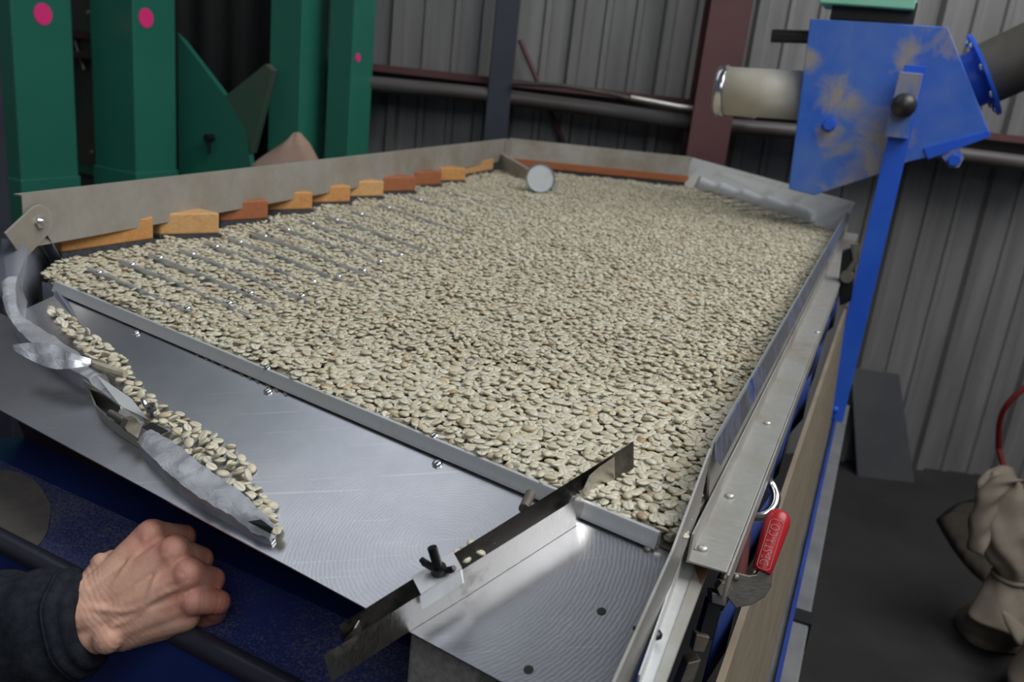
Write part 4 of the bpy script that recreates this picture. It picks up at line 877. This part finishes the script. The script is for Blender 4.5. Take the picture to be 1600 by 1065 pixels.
def hand_base():
    mb = MB()
    src = {'i': wrist['r'], 'd': wrist['r'] * .4 + wrist['m'] * .6, 'g': wrist['m'] * .5 + wrist['u'] * .5, 'p': wrist['u']}
    for k in 'idgp':
        cap_mesh(mb, src[k], mcp[k] + FW * .003, .0150, rad[k][0] * 1.05)
        cap_mesh(mb, mcp[k], pip[k], rad[k][0], rad[k][1]); cap_mesh(mb, pip[k], dip[k], rad[k][1], rad[k][2]); cap_mesh(mb, dip[k], tip[k], rad[k][2], rad[k][3])
        mb.ball(mcp[k] - FW * .0006, rad[k][0] * 1.0)
        mb.ball(pip[k] - FW * .0006, rad[k][1] * 1.03)
    ks = 'idgp'
    for a, b in zip(ks[:-1], ks[1:]):      # flesh between the metacarpals
        cap_mesh(mb, (src[a] + src[b]) / 2 + FW * .003, mcp[a] * .45 + mcp[b] * .45 + (src[a] + src[b]) * .05 + FW * .006, .0148, .0098)
    cap_mesh(mb, ppx(165, 990, .010), ppx(288, 962, .012), .0150, .0125)    # heel on the little finger side
    cap_mesh(mb, ppx(190, 985, .012), ppx(262, 968, .016), .0158, .0145)
    cap_mesh(mb, ppx(165, 975, .020), ppx(250, 930, .026), .016, .015)      # palm depth
    # thumb along the far side and under the palm
    cap_mesh(mb, ppx(152, 905, .020), ppx(176, 882, .030), .0125, .0122); cap_mesh(mb, ppx(176, 882, .030), ppx(215, 872, .058), .0120, .0105); cap_mesh(mb, ppx(215, 872, .058), ppx(246, 886, .076), .0102, .0085)
    mb.ball(ppx(158, 880, .022), .0085)
    for k in 'rmu': cap_mesh(mb, fore[k], wrist[k], .0185, .0158)
    mb.ball(ppx(168, 997, -.004), .0115)   # ulna head
    return mb
mb = hand_base()
me1 = remesh_obj('hand_tmp', mb, .0022, None, None, 5, .5)
bv = BVHTree.FromPolygons([v_.co for v_ in me1.vertices], [tuple(p.vertices) for p in me1.polygons])
def onskin(x, y):
    h = bv.ray_cast(Vector(OC), Vector(ray(x, y)))
    return np.array(h[0]) if h[0] is not None else PD(x, y, DH)
def vein(px, r):
    pts = smoothrow([onskin(*p) for p in px], 4)
    pts = [p + FW * r * .25 for p in pts]
    mb.tube(pts, [r * .5] + [r] * (len(pts) - 2) + [r * .5], 8)
vein([(141, 949), (172, 954), (197, 954), (220, 946), (239, 935), (258, 925), (278, 918), (298, 908)], .0026)
vein([(172, 978), (195, 970), (214, 960), (228, 942), (236, 924), (243, 903), (256, 888), (270, 876)], .0024)
vein([(246, 953), (262, 946), (276, 937), (286, 922), (291, 912)], .0020)
for a, b in (((170, 925), (228, 842)), ((178, 935), (262, 868)), ((185, 950), (284, 900)), ((185, 970), (292, 938))):   # tendons
    pts = [onskin(a[0] + (b[0] - a[0]) * t_, a[1] + (b[1] - a[1]) * t_) for t_ in np.linspace(0, 1, 9)]
    mb.tube([p + FW * .0018 for p in pts], [.0018] + [.0028] * 7 + [.003], 8)
me2 = remesh_obj('hand', mb, .00135, None, None, 7, .5); bpy.data.meshes.remove(me1)
pr = thing('person', ppx(0, 980, .01) , 'person in a dark fleece resting a curled hand on the hopper rim', 'person')
og = ORIG[pr.name]
co = np.empty(len(me2.vertices) * 3); me2.vertices.foreach_get('co', co); co = co.reshape(-1, 3)
red_ = np.zeros(len(co))
for k in 'idgp':
    for cpt_, rr3, am in ((mcp[k], .016, .65), (pip[k], .017, .9), (dip[k], .017, .85)):
        red_ = np.maximum(red_, am * np.exp(-(np.linalg.norm(co - cpt_, axis=1) / rr3) ** 2 * .8))
at_ = me2.attributes.new('redness', 'FLOAT', 'POINT'); at_.data.foreach_set('value', red_)
nr_ = np.empty(len(co) * 3); me2.vertices.foreach_get('normal', nr_); nr_ = nr_.reshape(-1, 3)
adir = unit(mcp['d'] - wrist['m']); wt = (co - wrist['m']) @ adir
wob_ = np.array([noise.noise(Vector([float(c) for c in p * 90])) for p in co])
ww = np.exp(-((wt - .008) / .016) ** 2)
dsp = .00020 * ww * np.sin(wt * 1700 + wob_ * 4)
for k in 'idgp':
    for cpt_, r3 in ((mcp[k], .011), (pip[k], .010)):
        ax3 = unit(pip[k] - mcp[k]); tt_ = (co - cpt_) @ ax3; w3 = np.exp(-(np.linalg.norm(co - cpt_, axis=1) / (r3 * 1.15)) ** 4)
        dsp += .00026 * w3 * np.sin(tt_ * 1900 + wob_ * 6)
dsp += .0003 * wob_
co = co + nr_ * dsp[:, None]
me2.vertices.foreach_set('co', (co - og).ravel()); me2.materials.clear(); me2.materials.append(SKIN); me2.shade_smooth(); me2.update()
ho = bpy.data.objects.new('hand', me2); COL.objects.link(ho); ho.parent = pr; ORIG['hand'] = og
# sleeve
sp = smoothrow([ppx(147, 968, .008), ppx(132, 972, .009), ppx(110, 976, .010), ppx(60, 988, .012), ppx(0, 1000, .016), ppx(-90, 1020, .022), ppx(-220, 1050, .03)], 5)
vs = []; n = 40; Rn = len(sp); ax_ = unit(sp[-1] - sp[0]); a = unit(np.cross(ax_, FW)); b = np.cross(ax_, a)
for j, p in enumerate(sp):
    t_ = j / (Rn - 1); r = .0262 + .022 * min(1, t_ * 1.6) ** .7 + (.0012 if 1 <= j <= 3 else 0) + .0016 * math.sin(j * 1.1) * (1 if j > 4 else 0)
    for k in range(n):
        g_ = 2 * math.pi * k / n; q = p + (a * math.cos(g_) * 1.06 + b * math.sin(g_) * .9) * r
        nv = noise.noise_vector(Vector([float(c) for c in q * 40])) * .0022; vs.append(q + A3(*nv))
inner = [sp[0] + (vs[k] - sp[0]) * .88 for k in range(n)]; inner2 = [sp[4] + (vs[4 * n + k] - sp[4]) * .8 for k in range(n)]
fs = [(j * n + k, j * n + (k + 1) % n, (j + 1) * n + (k + 1) % n, (j + 1) * n + k) for j in range(Rn - 1) for k in range(n)]; e = Rn * n
fs += [(k, e + k, e + (k + 1) % n, (k + 1) % n) for k in range(n)] + [(e + k, e + n + k, e + n + (k + 1) % n, e + (k + 1) % n) for k in range(n)]
mb = MB(); mb.add(vs + inner + inner2, fs); mb.build('sleeve', FLEECE, pr, smooth='all', label='dark navy fleece sleeve')
mb = MB(); j = 9; ring = [sp[j] + (vs[j * n + k] - sp[j]) * 1.004 for k in range(n)]; mb.tube(ring + [ring[0]], .0012, 6); mb.build('cuff_seam', FLEECE, pr, smooth='all')

# ================================================================== COFFEE BEANS
def bean_template(rings, angs):
    nr = len(rings); na = len(angs); vs, cre, flt = [(-1, 0, 0)], [0], [0]
    for x in rings:
        r = math.sqrt(max(0, 1 - abs(x) ** 2.3))
        for a in angs:
            y, z = math.cos(a) * r, math.sin(a) * r
            c_ = 0
            if z < 0:
                g_ = abs(a - 1.5 * math.pi) < .03
                z = z * .34
                if g_: z += .13 * r; c_ = 1 if abs(x) < .93 else 0
            else: z = z * .80
            vs.append((x, y, z)); cre.append(c_); flt.append(1 if math.sin(a) < -.55 else 0)
    vs.append((1, 0, 0)); cre.append(0); flt.append(0); e = len(vs) - 1; fs = []
    for k in range(na):
        k2 = (k + 1) % na; fs += [(0, 1 + k2, 1 + k), (e, e - na + k, e - na + k2)]
        for j in range(nr - 1):
            p, q, r, s = 1 + j * na + k, 1 + j * na + k2, 1 + (j + 1) * na + k2, 1 + (j + 1) * na + k
            fs += [(p, q, r), (p, r, s)]
    return np.array(vs, float), np.array(fs, int), np.array(cre, float), np.array(flt, float)
rad_ = math.radians
HI = bean_template([-.92, -.62, -.2, .2, .62, .92], [rad_(a) for a in (0, 40, 90, 140, 180, 218, 259, 270, 281, 322)])
MID = bean_template([-.8, -.05, .75], [rad_(a) for a in (5, 60, 120, 175, 235, 270, 305)])
LO = bean_template([-.72, .72], [rad_(a) for a in (0, 65, 115, 180, 250, 290)])
SC = np.array([.0051, .0039, .0027])
def rot_mats(yaw, tilt, tdir, flip):
    n = len(yaw); cy, sy = np.cos(yaw), np.sin(yaw)
    Rz = np.zeros((n, 3, 3)); Rz[:, 0, 0] = cy; Rz[:, 0, 1] = -sy; Rz[:, 1, 0] = sy; Rz[:, 1, 1] = cy; Rz[:, 2, 2] = 1
    k = np.stack([np.cos(tdir), np.sin(tdir), np.zeros(n)], 1); K = np.zeros((n, 3, 3))
    K[:, 0, 1] = -k[:, 2]; K[:, 0, 2] = k[:, 1]; K[:, 1, 0] = k[:, 2]; K[:, 1, 2] = -k[:, 0]; K[:, 2, 0] = -k[:, 1]; K[:, 2, 1] = k[:, 0]
    Rt = np.eye(3)[None] + np.sin(tilt)[:, None, None] * K + (1 - np.cos(tilt))[:, None, None] * (K @ K)
    Fm = np.tile(np.eye(3), (n, 1, 1)); Fm[flip, 1, 1] = -1; Fm[flip, 2, 2] = -1
    return Rt @ Rz @ Fm
def inside(pts, poly):
    x, y = pts[:, 0], pts[:, 1]; r = np.zeros(len(pts), bool); n = len(poly); j = n - 1
    for i in range(n):
        xi, yi = poly[i]; xj, yj = poly[j]
        r ^= ((yi > y) != (yj > y)) & (x < (xj - xi) * (y - yi) / (yj - yi + 1e-12) + xi); j = i
    return r
def hexgrid(poly, s, jit):
    p = np.array(poly); x0, y0 = p.min(0); x1, y1 = p.max(0)
    ys = np.arange(y0, y1, s * .866); out = []
    for i, y in enumerate(ys):
        xs = np.arange(x0 + (s / 2 if i % 2 else 0), x1, s); out.append(np.stack([xs, np.full_like(xs, y)], 1))
    q = np.concatenate(out); a = .5236; q = q + rng.normal(0, jit, q.shape)
    return q[inside(q, poly)]
bed = [tuple(LIP0[:2] - FD[:2] * .02 - OUT[:2] * .004), tuple(LIP1[:2] - OUT[:2] * .004 + FD[:2] * .012), (.160, .614), (.738, 2.052), (.478, 2.665), (-.075, 2.62), (-.556, 1.035), (-.556, .975)]
def undul(q): return .0025 * np.sin(q[:, 0] * 23 + q[:, 1] * 9) * np.sin(q[:, 1] * 17 - q[:, 0] * 5) + .0012 * np.sin(q[:, 0] * 61 + 1.3) * np.sin(q[:, 1] * 53)
def depth_of(p): return (p - OC) @ FW
pos, R, scl, lay = [], [], [], []
def add_layer(q, z, tilt_s, flipp=.5):
    n = len(q); p = np.column_stack([q, z]); pos.append(p)
    R.append(rot_mats(rng.uniform(0, 2 * math.pi, n), np.abs(rng.normal(0, tilt_s, n)), rng.uniform(0, 2 * math.pi, n), rng.random(n) < flipp))
    s = SC[None] * rng.uniform(.84, 1.14, (n, 1)) * rng.uniform(.93, 1.07, (n, 3)); scl.append(s)
def edge_drop(q):   # the bed thins out towards the lip
    e = (q - LIP0[:2]) @ (-OUT[:2]); return -.0035 * np.clip(1 - e / .03, 0, 1)
q = hexgrid(bed, .0072, .0012); z = 1.0 + undul(q) + edge_drop(q) + rng.uniform(-.0011, .0013, len(q)); add_layer(q, z, .17, .66); lay += [0] * len(q)
dq = depth_of(np.column_stack([q, z])); 
q2_ = hexgrid(bed, .0080, .0016); d2 = depth_of(np.column_stack([q2_, np.full(len(q2_), .995)])); q2_ = q2_[d2 < 1.9]
add_layer(q2_, .9955 + undul(q2_) + edge_drop(q2_) + rng.uniform(-.001, .001, len(q2_)), .35); lay += [1] * len(q2_)
# extra beans strewn on top
q3_ = hexgrid(bed, .017, .006); add_layer(q3_, 1.0032 + undul(q3_) + edge_drop(q3_), .22, .66); lay += [0] * len(q3_)
# third layer visible along the lip
le = np.linalg.norm(LIP1 - LIP0); n3 = 330
q4_ = (LIP0[:2] + FD[:2] * rng.uniform(-.01, le + .008, n3)[:, None] - OUT[:2] * rng.uniform(.005, .010, n3)[:, None]); add_layer(q4_, rng.uniform(.990, .998, n3), 1.0); lay += [0] * n3
pos = np.concatenate(pos); R = np.concatenate(R); scl = np.concatenate(scl); lay = np.array(lay)
dep = depth_of(pos)
# keep clear of riffles on the left
keep = np.ones(len(pos), bool)
for a, b in rf:
    A_, B_ = P(*a, 1.002)[:2], P(*b, 1.002)[:2]; d_ = (B_ - A_); l_ = np.linalg.norm(d_); d_ /= l_
    t_ = (pos[:, :2] - A_) @ d_; s_ = np.abs((pos[:, :2] - A_) @ np.array([-d_[1], d_[0]]))
    keep &= ~((t_ > -.004) & (t_ < l_ * .55) & (s_ < .0036) & (lay == 0))
for fpq in FOOT: keep &= ~inside(pos[:, :2], fpq)
pos, R, scl, lay, dep = pos[keep], R[keep], scl[keep], lay[keep], dep[keep]
# --- heap along the taped arm and other loose beans (individuals)
outer = [(76, 480), (100, 484), (132, 512), (165, 536), (196, 566), (208, 590), (243, 626), (292, 652), (352, 690), (388, 722), (402, 762), (428, 790), (434, 822)]
inner_ = [(82, 492), (95, 505), (118, 540), (150, 565), (186, 590), (203, 616), (236, 658), (280, 690), (318, 722), (365, 758), (405, 790), (424, 812), (432, 834)]
poly = outer + inner_[::-1]
ind = []
cand = []
xs, ys_ = np.meshgrid(np.arange(70, 440, 2.2), np.arange(470, 840, 2.2)); cc_ = np.column_stack([xs.ravel(), ys_.ravel()]); cc_ = cc_[inside(cc_, poly)]; rng.shuffle(cc_)
def near_edge(p):
    best = 1e9
    for i in range(len(outer) - 1):
        a, b = np.array(outer[i]), np.array(outer[i + 1]); t_ = np.clip(((p - a) @ (b - a)) / ((b - a) @ (b - a)), 0, 1); best = min(best, np.linalg.norm(p - a - (b - a) * t_))
    return best
heap = []
for layer, (hh, lim) in enumerate(((.0030, 0), (.0072, 7), (.0115, 17))):
    sel = []
    for p in cc_:
        ne = near_edge(p)
        if ne < lim or (layer == 0 and ne > 19): continue
        Q = T(p[0], p[1], hh)
        if all(np.linalg.norm(Q - s_) > (.0074, .0082, .0100)[layer] for s_ in sel): sel.append(Q)
    heap += [(s_, layer) for s_ in sel]
def mk_rot(tilt_s): return rot_mats(rng.uniform(0, 6.28, 1), np.abs(rng.normal(0, tilt_s, 1)), rng.uniform(0, 6.28, 1), rng.random(1) < .5)[0]
for Q, layer in heap: ind.append((Q + rng.normal(0, .0006, 3), mk_rot(.6), 0))
# beans caught in the gate channel and the corner of the deflector
for px in [(716, 868), (724, 862), (733, 866), (728, 872), (741, 858), (750, 853), (757, 847), (738, 852), (766, 842), (748, 861), (776, 836)]: ind.append((T(*px, .014), mk_rot(.6), 1))
for px in [(70, 427), (77, 431), (84, 428), (90, 433), (80, 424), (96, 429), (88, 422)]: ind.append((P(*px, .999), mk_rot(.5), 0))
n_left = 300 - len(ind)
order = np.argsort(dep + (lay == 1) * 10)
chosen = set(order[:max(0, n_left)].tolist())
def bean_mesh(tmpl, s, name):
    me = bpy.data.meshes.new(name); v_, f_, c_, l_ = tmpl; me.from_pydata((v_ * s).tolist(), [], f_.tolist())
    a_ = me.attributes.new('crease', 'FLOAT', 'POINT'); a_.data.foreach_set('value', c_); a_ = me.attributes.new('flat_side', 'FLOAT', 'POINT'); a_.data.foreach_set('value', l_); t_ = me.attributes.new('tint', 'FLOAT', 'POINT'); t_.data.foreach_set('value', np.zeros(len(v_)))
    me.materials.append(BEAN); me.shade_smooth(); return me
variants = [bean_mesh(HI, SC * np.array([rng.uniform(.88, 1.12), rng.uniform(.92, 1.08), rng.uniform(.9, 1.1)]), 'coffee_bean') for _ in range(8)]
LABS = [('pale green coffee bean in the loose heap beside the taped divider arm', 'beans heaped along the taped arm'), ('pale green coffee bean trapped inside the V shaped divider gate', 'beans inside the divider gate'),
        ('pale green coffee bean on the bed between divider gate and steel guard plate', 'beans at the near corner of the bed')]
def add_bean(p, Rm, kind, sc_=None):
    o = bpy.data.objects.new('coffee_bean', variants[random.randrange(8)]); COL.objects.link(o)
    m4 = Matrix([[*map(float, Rm[0]), float(p[0])], [*map(float, Rm[1]), float(p[1])], [*map(float, Rm[2]), float(p[2])], [0, 0, 0, 1]])
    o.matrix_world = m4; setp(o, LABS[kind][0], 'coffee bean', LABS[kind][1])
for p, Rm, kind in ind[:300]: add_bean(p, Rm, kind)
for i in chosen: add_bean(pos[i], R[i], 2)
rest = np.array([i for i in range(len(pos)) if i not in chosen])
def mass(sel, tmpl):
    v_, f_, c_, l_ = tmpl; n = len(sel)
    V = np.einsum('nij,nkj->nki', R[sel], v_[None] * scl[sel][:, None, :]) + pos[sel][:, None, :]
    Fc = f_[None] + (np.arange(n) * len(v_))[:, None, None]
    return V.reshape(-1, 3), Fc.reshape(-1, 3), np.repeat(rng.random(n), len(v_)), np.tile(c_, n), np.tile(l_, n)
dr, lr = dep[rest], lay[rest]
chunks = [(rest[(dr < .85) & (lr == 0)], HI), (rest[(dr >= .85) & (dr < 1.3) & (lr == 0)], MID), (rest[(dr < .8) & (lr == 1)], MID), (rest[((dr >= 1.3) & (lr == 0)) | ((dr >= .8) & (lr == 1))], LO)]
Vs, Fs, Ts, Cs, Ls, off = [], [], [], [], [], 0
for s_, tm in chunks:
    if len(s_) == 0: continue
    a, b, c, d, l_ = mass(s_, tm); Ls.append(l_); Vs.append(a); Fs.append(b + off); Ts.append(c); Cs.append(d); off += len(a)
V, Fc, Tt, Cc = np.concatenate(Vs), np.concatenate(Fs), np.concatenate(Ts), np.concatenate(Cs)
print('BEANS', len(rest), 'tris', len(Fc), 'individual', len(ind), len(chosen))
bo = A3(.1, 1.5, 1.0); V = V - bo
me = bpy.data.meshes.new('coffee_beans'); me.vertices.add(len(V)); me.vertices.foreach_set('co', V.ravel())
me.loops.add(len(Fc) * 3); me.loops.foreach_set('vertex_index', Fc.ravel().astype(np.int32))
me.polygons.add(len(Fc)); me.polygons.foreach_set('loop_start', np.arange(0, len(Fc) * 3, 3, dtype=np.int32))
me.update(calc_edges=True)
a_ = me.attributes.new('tint', 'FLOAT', 'POINT'); a_.data.foreach_set('value', Tt); a_ = me.attributes.new('crease', 'FLOAT', 'POINT'); a_.data.foreach_set('value', Cc)
a_ = me.attributes.new('flat_side', 'FLOAT', 'POINT'); a_.data.foreach_set('value', np.concatenate(Ls))
me.materials.append(BEAN); me.shade_smooth()
bb = bpy.data.objects.new('coffee_beans', me); COL.objects.link(bb); bb.location = [float(c) for c in bo]
setp(bb, 'deep bed of pale green coffee beans covering the separating table', 'coffee beans', kind='stuff')
